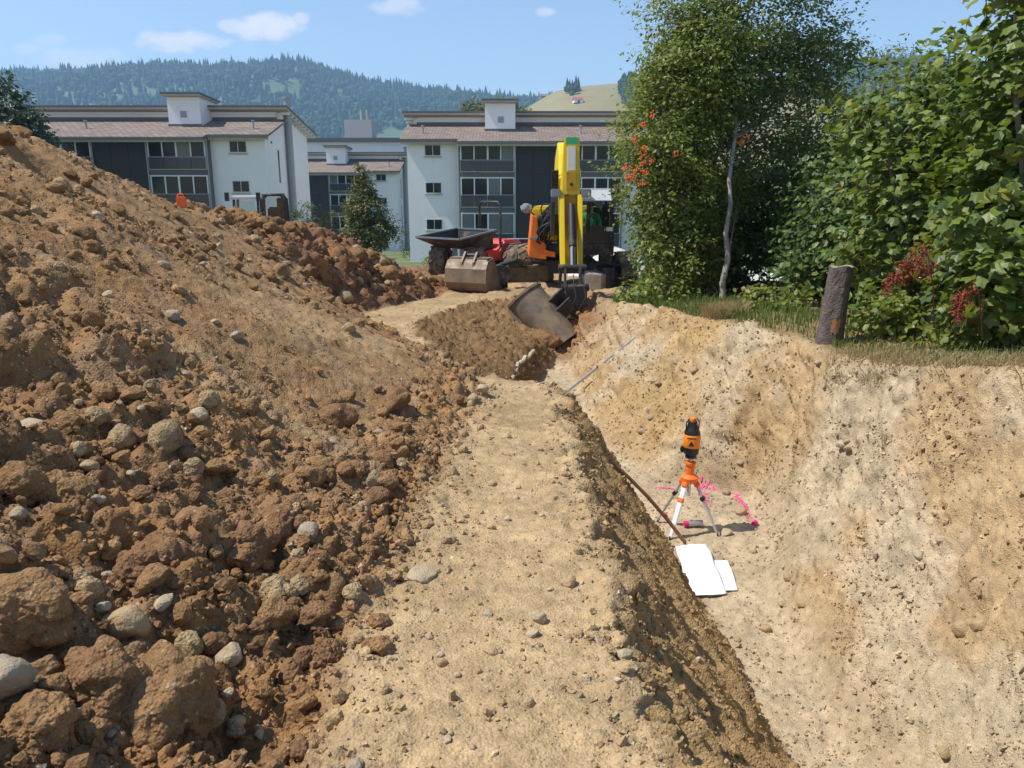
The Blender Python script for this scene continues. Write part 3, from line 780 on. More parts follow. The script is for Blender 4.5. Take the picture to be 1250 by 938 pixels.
def apartment(ox, yf, zb, sgn, E, label, flue, L=20.3, tower=5.85, group=None):
    root = empty('apartment_building', (ox, yf, zb), 0, label, 'building', group)
    def B(m_, x0, x1, y0, y1, z0, z1): return m_.box((sgn * x0, y0, z0), (sgn * x1, y1, z1))
    def bx(name, mt, x0, x1, y0, y1, z0, z1, par=root): return B(MB(), x0, x1, y0, y1, z0, z1).build(name, mt, par)
    def rz_(y): return E + .12 + .27 * y
    prof = [(0, 0), (12, 0), (12, E + .62), (4.6, E + 2.0), (4.6, E + 1.2), (0, E)]
    for (a, b) in ((0, 3.9), (L - 3.9, L)):
        MB().prism(prof, sgn * a, sgn * b).build('end_wall', M_WHITE, root)
    mid = [(-.55, 0), (11.9, 0), (11.9, E + .5), (4.62, E + 1.9), (4.62, E + 1.1), (-.55, E - .12)]
    MB().prism(mid, sgn * 3.9, sgn * (L - 3.9)).build('core_wall', M_DGREY, root)
    # lower shingled roof, in three strips so the bay reaches further out
    def slab(name, mt, x0, x1, y0, y1, f, th, par=root):
        p = [(sgn * x, y, f(y) - d) for d in (th, 0) for (x, y) in ((x0, y0), (x1, y0), (x1, y1), (x0, y1))]
        return MB().hexa(p).build(name, mt, par)
    rf = slab('roof', M_TILE, -.45, 3.88, -.6, 4.62, rz_, .16)
    slab('roof', M_TILE, 3.885, L - 3.885, -1.35, 4.62, rz_, .16)
    slab('roof', M_TILE, L - 3.88, L + .45, -.6, 4.62, rz_, .16)
    for (a, b, y) in ((-.45, 3.86, -.6), (3.9, L - 3.9, -1.35), (L - 3.86, L + .45, -.6)):
        bx('gutter', M_DGREY, a, b, y - .13, y - .005, rz_(y) - .2, rz_(y) - .03)
        bx('fascia', M_SOFF, a + .02, b - .02, y + .01, y + .06, rz_(y) - .36, rz_(y) - .165)
    bx('clerestory_wall', M_WHITE, .35, L - .35, 4.45, 4.6, E + 1.25, E + 2.02)
    bx('flashing', M_DGREY, .3, L - .3, 4.36, 4.445, E + 1.22, E + 1.5)
    up = lambda y: E + 2.28 - .165 * (y - 3.6)
    slab('upper_roof', M_DGREY, -.75, L + .75, 3.55, 12.9, up, .12)
    slab('upper_soffit', M_SOFF, -.7, L + .7, 3.62, 12.8, lambda y: up(y) - .125, .14)
    for k in range(9):                                     # rafter ends under the verge
        y = 4.4 + k * .95
        for (a, b) in ((-.7, -.01), (L + .01, L + .7)):
            bx('rafter', M_FRAME, a, b, y, y + .16, up(y) - .48, up(y) - .285)
    # stair tower
    tw = bx('stair_tower', M_WHITE, tower, tower + 2.35, 2.1, 5.4, E + .5, E + 2.72)
    tr = slab('tower_roof', M_DGREY, tower - .25, tower + 2.6, 1.6, 5.7, lambda y: E + 3.02 - .05 * (y - 1.6), .13, tw)
    slab('tower_soffit', M_SOFF, tower - .2, tower + 2.55, 1.66, 5.6, lambda y: E + 2.885 - .05 * (y - 1.6), .12, tw)
    bx('vent_grille', M_GREY, tower + 1.0, tower + 1.45, 2.05, 2.098, E + 1.3, E + 1.75, tw)
    bx('flashing', M_DGREY, tower - .04, tower + 2.39, 2.04, 2.095, E + .55, E + .84, tw)
    for X_ in (1.1, 13.2):
        p = MB(); p.cyl((sgn * X_, 1.2, E + .4), (sgn * X_, 1.2, E + .95), .07, n=8); p.cyl((sgn * X_, 1.2, E + .95), (sgn * X_, 1.2, E + 1.05), .12, n=8)
        p.build('vent_pipe', M_GREY, root)
    # small windows in the end walls
    rows = (-.42, -3.17, -5.92, -8.55)
    for xo in (1.3, L - 2.6):
        for r_, t in enumerate(rows):
            z1, z0 = E + t, E + t - (.86 if r_ < 3 else .8)
            if z0 < .2: continue
            w_ = bx('window', M_FRAME, xo, xo + 1.28, -.012, .06, z0, z1)
            for k in range(2):
                bx('pane', M_PANE, xo + .07 + k * .6, xo + .07 + k * .6 + .54, -.035, -.014, z0 + .07, z1 - .07, w_)
            bx('sill', M_SOFF, xo - .04, xo + 1.32, -.13, -.004, z0 - .09, z0 - .01, w_)
    # glazed bays
    tops = ((-.36, -2.45), (-2.82, -5.05), (-5.45, -8.0))
    for b0 in (4.05, L - 8.15):
        for fl, (t1, t0) in enumerate(tops):
            z1, z0 = E + t1, E + t0
            win = bx('balcony_window', M_FRAME, b0, b0 + 4.1, -.66, -.56, z1 - .09, z1)
            bx('frame', M_FRAME, b0, b0 + 4.1, -.665, -.558, z0, z0 + .12, win)
            for k in range(5):
                x_ = b0 + k * 1.0
                bx('frame', M_FRAME, x_, x_ + (.13 if k == 2 else .09), -.67, -.557, z0 + .121, z1 - .091, win)
            for k in range(4):
                x_ = b0 + .1 + k * 1.0 + (.04 if k == 2 else 0)
                cur = rnd.random() < .12
                bx('pane', M_CURT if cur else M_PANE, x_, b0 + (k + 1) * 1.0 - .005, -.62, -.575, z0 + .125, z1 - .095, win)
            h_ = .40 if fl < 2 else .38
            for k in range(4):
                x_ = b0 + .03 + k * 1.0
                bx('balcony_panel', M_RAIL, x_, x_ + .97, -.80, -.76, z0 + .05, z0 + (z1 - z0) * h_, win)
            bx('handrail', M_GREY, b0, b0 + 4.1, -.82, -.74, z0 + (z1 - z0) * h_ + .01, z0 + (z1 - z0) * h_ + .06, win)
    # dark cladding panels
    for k in range(3):
        for fl in range(4):
            z1 = E - .35 - fl * 2.3
            bx('cladding_panel', M_CLAD, 8.28 + k * 1.26, 8.28 + k * 1.26 + 1.235, -.64, -.56, max(.1, z1 - 2.27), z1)
    for x_ in (4.0 - .09, 8.19, L - 8.28, L - 3.98):
        p = MB(); p.cyl((sgn * x_, -.75, .2), (sgn * x_, -.75, E - .3), .05, n=8); p.build('downpipe', M_GREY, root)
    if flue:
        p = MB(); p.cyl((-sgn * .3, 5.4, .3), (-sgn * .3, 5.4, E + 2.9), .26, n=14); p.build('flue_pipe', M_GREY, root, smooth=True)
        p = MB(); p.cyl((-sgn * .3, 5.4, E + 2.9), (-sgn * .3, 5.4, E + 3.0), .33, n=14); p.build('flue_cap', M_GREY, root)
        for (y, z0, z1) in ((2.9, -3.4, -.9), (2.9, -7.2, -4.2), (1.3, -.6, -.35)):
            w_ = bx('slot_window', M_FRAME, -.015, .05, y, y + .45, E + z0, E + z1)
            bx('pane', M_PANE, -.03, -.016, y + .06, y + .39, E + z0 + .06, E + z1 - .06, w_)
    return root
apartment(-7.94, 62.0, -6.0, 1, 9.5, 'white and dark clad apartment block standing behind the excavator', False, tower=5.85, group='apartment blocks')
apartment(-17.6, 58.5, -6.0, -1, 9.6, 'white apartment block half hidden by the big soil heap, flue pipe on its gable', True, tower=5.2, group='apartment blocks')
apartment(-14.0, 99.0, -9.0, -1, 10.9, 'smaller looking apartment block seen in the gap between the two others', True, tower=6.6, group='apartment blocks')
r_ = empty('plant_block', (-22, 118, -9), 0, 'flat roofed block with grey rooftop plant box and two chimneys behind the gap', 'building')
MB().box((-11, 0, 0), (9, 10, 15.2)).build('wall', M_WHITE, r_)
MB().box((-11.5, -.6, 15.21), (9.5, 10.5, 15.75)).build('roof', M_DGREY, r_)
MB().box((-2.4, 2, 15.76), (1.6, 6, 18.4)).build('plant_box', mat('plant_grey', (.45, .43, .42), .8), r_)
for x_ in (-.1, .75):
    MB().cyl((x_, 4, 18.4), (x_, 4, 19.9), .3, n=10).build('chimney_pipe', M_GREY, r_)
for k in range(5):
    MB().box((-10 + k * 3.6, -.03, 12.2), (-8 + k * 3.6, .05, 13.7)).build('window', M_PANE, r_)

# ================================================================ machines
def wb(m_, name, mt, root, par=None, **kw):
    """build a part given in world coordinates under a root"""
    l = root.location
    m_.v = [(a - l.x, b - l.y, c - l.z) for (a, b, c) in m_.v]
    return m_.build(name, mt, par or root, **kw)
MUD = (.24, .16, .085)
M_YEL = mat('excavator_yellow', (.78, .56, .015), .38, var=.06, dirt=(.45, .33, .10), dirt_amt=.12, dscale=2.5)
M_ORG = mat('excavator_orange', (.85, .20, .015), .4, var=.06, dirt=(.45, .2, .08), dirt_amt=.12)
M_BLK = mat('black_steel', (.022, .022, .023), .5, var=.3, dirt=MUD, dirt_amt=.22, dscale=3)
M_RUB = mat('black_rubber', (.018, .018, .018), .6, var=.3)
M_TYRE = mat('muddy_tyre', (.05, .045, .04), .9, var=.3, dirt=(.26, .19, .12), dirt_amt=.62, dscale=5, bump=.3)
M_STEEL = mat('worn_bucket_steel', (.17, .135, .105), .55, .35, var=.3, vscale=4, dirt=(.33, .24, .15), dirt_amt=.5, dscale=3)
M_CHROME = mat('chrome_rod', (.75, .75, .78), .12, 1.0, var=.05)
M_CABGREY = mat('cab_roof_white', (.66, .69, .72), .5, var=.08)
M_RED = mat('dumper_red', (.62, .03, .02), .42, var=.08, dirt=(.35, .12, .07), dirt_amt=.15)
M_LABEL = mat('white_decal', (.75, .75, .74), .5, var=.15, vscale=30)
M_BLUE = mat('blue_decal', (.03, .22, .55), .4)
M_GREEN = mat('green_decal', (.05, .45, .22), .4)
M_GLASS = glass_mat('cab_glass')

def tyre(root, c, r, w, axis, name='wheel', lugs=14, par=None, rim=M_BLK):
    """tyre with chevron lugs; axis is the unit vector of the axle (in xy)"""
    ax = Vector((axis[0], axis[1], 0)).normalized(); f = Vector((-ax.y, ax.x, 0)); up = Vector((0, 0, 1)); c = Vector(c)
    def pt(t, rr, s): return c + (f * math.cos(t) + up * math.sin(t)) * rr + ax * s
    m_ = MB(); n = 28; vs, fs = [], []
    prof = [(.52 * r, -.42 * w), (.72 * r, -.5 * w), (.92 * r, -.48 * w), (.97 * r, -.36 * w), (.97 * r, .36 * w), (.92 * r, .48 * w), (.72 * r, .5 * w), (.52 * r, .42 * w)]
    for i in range(n):
        for (rr, s) in prof: vs.append(pt(2 * math.pi * i / n, rr, s))
    k = len(prof)
    for i in range(n):
        j = (i + 1) % n
        for q in range(k - 1): fs.append((i * k + q, i * k + q + 1, j * k + q + 1, j * k + q))
    m_.add(vs, fs)
    for i in range(lugs):
        for side in (-1, 1):
            t0 = 2 * math.pi * (i + (.5 if side > 0 else 0)) / lugs; dt = .26 * 2 * math.pi / lugs
            sk = .55 * 2 * math.pi / lugs
            p = []
            for rr in (.95 * r, 1.03 * r):
                p += [pt(t0, rr, side * .02 * w), pt(t0 + dt * 1.4, rr, side * .02 * w), pt(t0 + sk + dt * 1.4, rr, side * .5 * w), pt(t0 + sk, rr, side * .5 * w)]
            m_.hexa(p)
    wh = wb(m_, name, M_TYRE, root, par)
    m2 = MB(); m2.cyl(c - ax * .34 * w, c + ax * .34 * w, .53 * r, n=18); m2.cyl(c - ax * .46 * w, c + ax * .46 * w, .2 * r, n=12)
    wb(m2, 'rim', rim, root, wh)
    return wh

# ---------------------------------------------------------------- excavator
EX = empty('excavator', (1.6, 22.0, ground_z(1.6, 20.5)), 0, 'yellow wheeled walking excavator with orange side panel digging at the trench end', 'excavator')
GZE = EX.location.z
XB = 1.30
m_ = MB(); m_.box((.75, 21.0, -2.25), (2.25, 23.0, -1.9)); m_.cyl((1.5, 22, -1.9), (1.5, 22, -1.72), .55, n=20)
wb(m_, 'undercarriage', M_BLK, EX, bevel=.03)
m_ = MB(); m_.prism([(.95, 20.95), (2.62, 20.85), (2.62, 22.6), (2.3, 24.0), (.8, 24.0), (.46, 23.2)], -1.72, -1.48, 'z')
wb(m_, 'deck', M_BLK, EX, bevel=.02)
m_ = MB(); m_.prism([(.52, 23.0), (2.5, 23.0), (2.3, 24.15), (.75, 24.15)], -1.47, -.55, 'z')
wb(m_, 'counterweight', M_YEL, EX, bevel=.08)
# orange side panel with its slanted front, and the dark engine bay beside it
hood = wb(MB().prism([(.44, -1.80), (.90, -1.86), (.88, -1.42), (.70, -1.35), (.66, -.78), (.53, -.72)], 20.75, 23.0, 'y'), 'side_panel', M_ORG, EX, bevel=.02)
wb(MB().box((.46, 20.72, -1.34), (.72, 20.745, -1.28)), 'panel_strap', M_GREY, EX, hood)
wb(MB().prism([(.86, -1.75), (1.12, -1.78), (1.12, -1.66), (.86, -1.6)], 20.6, 20.745, 'y'), 'step_bracket', M_ORG, EX)
wb(MB().prism([(.7, -1.5), (1.72, -1.5), (1.72, -.75), (1.4, -.62), (.72, -.8)], 21.9, 23.0, 'y'), 'engine_bay', M_BLK, EX, bevel=.03)
m_ = MB()
for k in range(34):
    a = Vector((rnd.uniform(.72, 1.0), rnd.uniform(20.7, 21.4), rnd.uniform(-1.65, -.95)))
    b = Vector((rnd.uniform(1.0, 1.22), rnd.uniform(20.2, 20.9), rnd.uniform(-.95, -.25)))
    c_ = (a + b) / 2 + Vector((rnd.uniform(-.22, .1), rnd.uniform(-.3, 0), rnd.uniform(-.05, .38)))
    m_.tube([a + (b - a) * t * t + (c_ - (a + b) / 2) * (4 * t * (1 - t)) + (a - a) for t in [q / 8 for q in range(9)]], .019, 6)
wb(m_, 'hydraulic_hoses', M_RUB, EX, smooth=True)
m_ = MB()
for k in range(5):
    x_ = XB - .27 - .03 * k
    m_.tube([(x_, 18.3 + .1 * math.sin(q) , .35 - .24 * q) if q < 5 else (x_ + .03 * (q - 4), 18.5, .35 - .24 * q) for q in range(7)], .02, 6)
wb(m_, 'stick_hoses', M_RUB, EX, smooth=True)
wb(MB().lathe([(.02, -.14), (.16, -.1), (.19, 0), (.15, .11), (.02, .15)], (1.0, 21.1, -1.25), n=12), 'boom_foot_guard', M_YEL, EX, smooth=True)
# mirror and bundled sheet on the left of the hood
m_ = MB(); m_.bar((.60, 21.5, -.75), (.42, 21.3, -.58), .03, .03); wb(m_, 'mirror_arm', M_BLK, EX)
v_, f_ = lumpy(3, 5, .4, 1.0); m_ = MB(); m_.add((v_ * np.array([.17, .1, .13]) + np.array([.38, 21.3, -.56])).tolist(), f_.tolist())
wb(m_, 'mirror', mat('grey_cloth', (.25, .26, .28), .8, var=.3), EX)
# boom: banana box from the foot over the apex to the stick pivot
def box_sweep(pts, ws, hs, name, mt, root, bevel=.02, par=None):
    m_ = MB(); vs, fs = [], []
    for k, p in enumerate(pts):
        p = Vector(p); d = (Vector(pts[min(k + 1, len(pts) - 1)]) - Vector(pts[max(k - 1, 0)])).normalized()
        side = Vector((1, 0, 0)); up = side.cross(d).normalized()
        for (a, b) in ((-1, -1), (1, -1), (1, 1), (-1, 1)): vs.append(p + side * a * ws[k] / 2 + up * b * hs[k] / 2)
    for k in range(len(pts) - 1):
        for i in range(4):
            j = (i + 1) % 4; fs.append((k*4+i, k*4+j, k*4+4+j, k*4+4+i))
    n = len(pts); fs += [(3, 2, 1, 0), (n*4-4, n*4-3, n*4-2, n*4-1)]
    m_.add(vs, fs)
    return wb(m_, name, mt, root, par, bevel=bevel)
boom = box_sweep([(XB, 21.3, -1.3), (XB, 20.9, -.3), (XB, 20.3, .45), (XB, 19.5, .72), (XB, 18.9, .5), (XB, 18.35, .05)], [.46, .46, .44, .44, .46, .5], [.5, .55, .62, .6, .5, .34], 'boom', M_YEL, EX)
m_ = MB(); m_.cyl((XB, 21.0, -1.4), (XB, 19.9, -.1), .11, n=14); wb(m_, 'boom_cylinder', M_BLK, EX, smooth=True)
# stick: upper box above the pivot, twin plates below
T0 = at(690, 168, 18.05); T1 = at(690, 232, 18.0)
ztop, zpiv = T0.z, T1.z
ZB = at(692, 346, 17.2).z
def sy(z): return 18.0 - .8 * (zpiv - z) / (zpiv - ZB)
stick = wb(MB().hexa([(XB-.20, 17.80, zpiv-.1), (XB+.20, 17.80, zpiv-.1), (XB+.22, 18.4, zpiv-.1), (XB-.22, 18.4, zpiv-.1),
                      (XB-.17, 17.86, ztop), (XB+.17, 17.86, ztop), (XB+.15, 18.12, ztop), (XB-.15, 18.12, ztop)]), 'stick', M_YEL, EX, bevel=.015)
wb(MB().box((XB-.13, 17.845, ztop-.15), (XB+.13, 17.87, ztop-.01)), 'green_decal', M_GREEN, EX, stick)
wb(MB().hexa([(XB-.085, 17.805, zpiv+.42), (XB+.085, 17.805, zpiv+.42), (XB+.085, 17.83, zpiv+.42), (XB-.085, 17.83, zpiv+.42),
              (XB-.085, 17.825, zpiv+.92), (XB+.085, 17.825, zpiv+.92), (XB+.085, 17.85, zpiv+.92), (XB-.085, 17.85, zpiv+.92)]), 'label_plate', M_LABEL, EX, stick)
wb(MB().box((XB-.11, 17.785, zpiv+.0), (XB+.11, 17.82, zpiv+.38)), 'cover_plate', mat('deep_yellow', (.62, .36, .01), .45, dirt=MUD, dirt_amt=.15), EX, stick)
wb(MB().cyl((XB, 17.77, zpiv+.12), (XB, 17.8, zpiv+.12), .035, n=10), 'pin_hole', M_BLK, EX, stick)
for s in (-1, 1):
    zb = ZB + .25
    wb(MB().hexa([(XB+s*.19-.05, sy(zb)-.16, zb), (XB+s*.19+.05, sy(zb)-.16, zb), (XB+s*.19+.05, sy(zb)+.16, zb), (XB+s*.19-.05, sy(zb)+.16, zb),
                  (XB+s*.20-.055, 17.78, zpiv-.1), (XB+s*.20+.055, 17.78, zpiv-.1), (XB+s*.20+.055, 18.35, zpiv-.1), (XB+s*.20-.055, 18.35, zpiv-.1)]), 'stick_rail', M_YEL, EX, stick, bevel=.01)
    wb(MB().box((XB+s*.22, 17.74, zpiv-.16), (XB+s*.44, 17.98, zpiv+.02)), 'pivot_bracket', M_GREY, EX, stick, bevel=.02)
    wb(MB().cyl((XB+s*.40, 17.8, zpiv-.25), (XB+s*.40, 17.9, zpiv-1.0), .05, n=10), 'hose_guard', M_BLK, EX, stick)
wb(MB().box((XB-.14, 17.98, ZB+.3), (XB+.14, 18.04, zpiv-.12)), 'back_plate', mat('deep_yellow', (0,0,0)), EX, stick)  # darker yellow: the shade between the rails is put into this plate's colour
zc0, zc1 = at(690, 250, 17.7).z, at(690, 300, 17.45).z
cyl = wb(MB().cyl((XB+.01, 17.72, zc0), (XB+.01, sy(zc1)-.28, zc1), .085, n=14), 'bucket_cylinder', M_BLK, EX, smooth=True)
zr = at(690, 326, 17.2).z
wb(MB().cyl((XB+.01, sy(zc1)-.28, zc1), (XB+.01, sy(zr)-.3, zr), .05, n=12), 'chrome_rod', M_CHROME, EX, cyl, smooth=True)
m_ = MB(); m_.cyl((XB-.3, sy(zr)-.3, zr), (XB+.3, sy(zr)-.3, zr), .07, n=10)
for s in (-1, 1):
    m_.bar((XB+s*.24, sy(zr)-.3, zr), (XB+s*.24, sy(zr)+.1, zr-.35), .06, .12)
    m_.bar((XB+s*.16, sy(zr)-.3, zr), (XB+s*.16, 16.75, ZB-.15), .05, .11)
wb(m_, 'bucket_linkage', M_BLK, EX)
hitch = at(706, 372, 16.7)
m_ = MB(); m_.box((hitch.x-.3, 16.45, hitch.z), (hitch.x+.16, 17.0, hitch.z+.42)); m_.cyl((hitch.x-.36, 16.72, hitch.z+.36), (hitch.x+.22, 16.72, hitch.z+.36), .08, n=12)
m_.cyl((hitch.x-.1, 16.7, hitch.z-.28), (hitch.x-.06, 16.7, hitch.z+.1), .22, n=16)
wb(m_, 'tilt_hitch', M_BLK, EX, bevel=.01)
m_ = MB()
for k in range(3):
    x_ = hitch.x - .30 + .2 * k
    m_.tube([(x_, 16.9, hitch.z+.62), (x_-.03, 16.45, hitch.z+.5), (x_+.02, 16.35, hitch.z+.2), (x_-.12, 16.45, hitch.z-.12)], .011, 6)
wb(m_, 'hitch_hoses', mat('grey_hose', (.06, .06, .06), .5), EX, smooth=True)
# ditching bucket
def bucket_mesh(L, Rr, th=.05):
    """trough along local x: arc shell plus end plates, opening towards +y"""
    arc = [(-Rr * math.sin(t) * 1.0, -Rr * math.cos(t)) for t in [R(-95 + 195 * i / 14) for i in range(15)]]
    return arc
pA, pB = at(642, 364, 16.35), at(682, 414, 16.0)
ax = (pB - pA).normalized()
towards = (Vector((.25, -1, .1)) - ax * Vector((.25, -1, .1)).dot(ax)).normalized()     # shell bulges to the camera
sidev = ax.cross(towards).normalized()
if sidev.x < 0: sidev = -sidev
def arcp(base, rr, t, k=1.0): return base + towards * (rr * math.cos(t) * .95) + sidev * (rr * math.sin(t) * k)
A0, A1 = pA - ax * .02, pB + ax * .12
n = 16; vs, fs = [], []
ts = [R(-88 + 176 * i / (n - 1)) for i in range(n)]
for base in (A0, A1):
    for rr in (.40, .36):
        for t in ts: vs.append(arcp(base, rr, t))
for i in range(n - 1):
    fs += [(i, i+1, 2*n+i+1, 2*n+i), (n+i, 3*n+i, 3*n+i+1, n+i+1), (i, n+i, n+i+1, i+1), (2*n+i, 2*n+i+1, 3*n+i+1, 3*n+i)]
fs += [(0, 2*n, 3*n, n), (n-1, 2*n-1, 4*n-1, 3*n-1)]
buck = wb(MB().add(vs, fs), 'bucket', M_STEEL, EX, smooth=True)
for base, sg in ((A0, -1), (A1, 1)):
    m_ = MB(); ring = [arcp(base, .43, t) for t in ts]
    m_.add(ring + [p - ax * (sg * -.05) for p in ring], [tuple(range(n)), tuple(range(n, 2*n))[::-1]] + [(i, (i+1) % n, n + (i+1) % n, n + i) for i in range(n)])
    wb(m_, 'end_plate', M_STEEL, EX, buck)
m_ = MB(); e0, e1 = arcp(A0, .41, ts[0]), arcp(A1, .41, ts[0]); m_.bar(e0, e1, .05, .12); wb(m_, 'cutting_edge', M_STEEL, EX, buck)
for q in (.42, .62):
    c0 = A0 + (A1 - A0) * q
    m_ = MB(); m_.bar(arcp(c0, .3, R(50)), c0 + sidev * .62 + towards * .02 + Vector((0, 0, .1)), .05, .3); wb(m_, 'hitch_ear', M_BLK, EX, buck)
# cab
CX0, CX1, CY0, CY1, CZ0, CZ1 = 1.74, 2.62, 20.75, 22.2, -1.72, -.06
cab = wb(MB().box((CX0, CY0 + .02, -1.715), (CX1, CY1, -1.45)), 'cab_floor', M_BLK, EX)
for (x_, y_) in ((CX0 + .04, CY0 + .04), (CX1 - .04, CY0 + .04), (CX0 + .04, CY1 - .04), (CX1 - .04, CY1 - .04)):
    wb(MB().box((x_ - .04, y_ - .04, -1.449), (x_ + .04, y_ + .04, -.16)), 'pillar', M_BLK, EX, cab)
wb(MB().box((CX1 - .3, CY0 + .03, -1.449), (CX1 - .1, CY0 + .08, -.5)), 'pillar', M_BLK, EX, cab)
wb(MB().box((CX0 - .02, CY0 - .04, -.158), (CX1 + .02, CY1 + .02, -.05)), 'cab_roof', M_CABGREY, EX, cab, bevel=.03)
wb(MB().hexa([(CX0 + .02, CY0 - .2, -.36), (CX1 - .06, CY0 - .2, -.36), (CX1 - .06, CY0 - .1, -.36), (CX0 + .02, CY0 - .1, -.36),
              (CX0 + .05, CY0 - .06, -.09), (CX1 - .1, CY0 - .06, -.09), (CX1 - .1, CY0 + .02, -.09), (CX0 + .05, CY0 + .02, -.09)]), 'sun_visor', M_CABGREY, EX, cab, bevel=.02)
wb(MB().box((CX0 + .085, CY0 + .03, -1.0), (CX1 - .085, CY0 + .045, -.17)), 'windscreen', M_GLASS, EX, cab)
wb(MB().box((CX1 - .045, CY0 + .085, -1.3), (CX1 - .03, CY1 - .085, -.17)), 'side_glass', M_GLASS, EX, cab)
wb(MB().box((CX0 + .085, CY1 - .05, -1.0), (CX1 - .085, CY1 - .035, -.17)), 'rear_glass', M_GLASS, EX, cab)
wb(MB().box((CX0 + .085, CY0 + .0, -1.44), (CX1 - .085, CY0 + .06, -1.0)), 'front_panel', mat('dark_muddy_panel', (.045, .04, .03), .5, dirt=MUD, dirt_amt=.3), EX, cab)
wb(MB().box((1.95, CY0 - .02, -1.6), (2.35, CY0 + .0, -1.47)), 'blue_decal', M_BLUE, EX, cab)
wb(MB().prism([(CX0, -1.73), (CX1 + .03, -1.73), (CX1 + .03, -1.1), (CX1 - .08, -1.0), (CX1 - .12, -1.45), (CX0, -1.45)], CY0 - .03, CY0 - .005, 'y'), 'front_skirt', M_BLK, EX, cab)
wb(MB().box((2.44, CY0 - .1, -1.12), (2.6, CY0 - .04, -1.02)), 'work_lamp', M_LABEL, EX, cab)
wb(MB().box((2.0, 21.75, -1.449), (2.45, 22.1, -.55)), 'seat', M_RUB, EX, cab, bevel=.06)
wb(MB().box((1.98, 21.25, -1.449), (2.47, 21.74, -1.31)), 'seat_cushion', M_RUB, EX, cab, bevel=.05)
# legs, wheels, feet
ry = at(600, 330, 20.6)
m_ = MB(); m_.hexa([(-.22, 20.3, -2.42), (.95, 20.9, -2.45), (.95, 21.05, -2.45), (-.22, 20.45, -2.42), (-.22, 20.3, -2.0), (.95, 20.9, -2.02), (.95, 21.05, -2.02), (-.22, 20.45, -2.0)])
wb(m_, 'leg', mat('muddy_leg', (.08, .065, .05), .7, dirt=MUD, dirt_amt=.5), EX, bevel=.03)
m_ = MB(); m_.cyl((-.3, 20.15, -2.2), (-.3, 20.5, -2.2), .26, n=18); m_.bar((-.3, 20.4, -2.0), (-.25, 20.5, -2.6), .3, .1); wb(m_, 'leg_joint', M_BLK, EX)
m_ = MB(); m_.box((-.1, 20.35, -1.98), (.3, 20.8, -1.85)); m_.tube([(-.3, 20.3, -1.95), (.1, 20.25, -1.82), (.5, 20.5, -1.9), (.9, 20.9, -1.95)], .05, 8); wb(m_, 'leg_ram', M_BLK, EX)
tyre(EX, (.35, 23.3, GZE + .5), .52, .42, (1, .1))
tyre(EX, (2.75, 23.3, GZE + .5), .52, .42, (1, -.1))
tyre(EX, (2.95, 20.9, GZE + .47), .5, .42, (1, .25))
tyre(EX, (.98, 22.2, GZE + .42), .44, .36, (1, 0))
m_ = MB(); m_.hexa([(1.9, 20.2, GZE + .03), (2.3, 20.15, GZE + .03), (2.75, 20.7, GZE + .05), (1.9, 20.75, GZE + .05), (1.9, 20.2, GZE + .45), (2.3, 20.15, GZE + .45), (2.75, 20.7, GZE + .5), (1.9, 20.75, GZE + .5)])
wb(m_, 'stabiliser_foot', mat('foot_grey', (.33, .31, .28), .7, dirt=MUD, dirt_amt=.3), EX, bevel=.02)
m_ = MB(); m_.cyl((2.5, 20.45, GZE + .02), (2.5, 20.45, GZE + .6), .18, n=16); m_.bar((2.4, 20.6, GZE + .55), (1.8, 21.4, -2.0), .22, .2); wb(m_, 'leg', M_BLK, EX)
m_ = MB()
for k in range(6): m_.tube([(2.0 + .1 * k, 20.6, -2.05), (2.1 + .1 * k, 20.4, -1.85 - .03 * k), (2.35 + .1 * k, 20.5, -1.95), (2.6 + .06 * k, 20.7, -2.2)], .025, 6)
wb(m_, 'leg_hoses', M_RUB, EX, smooth=True)

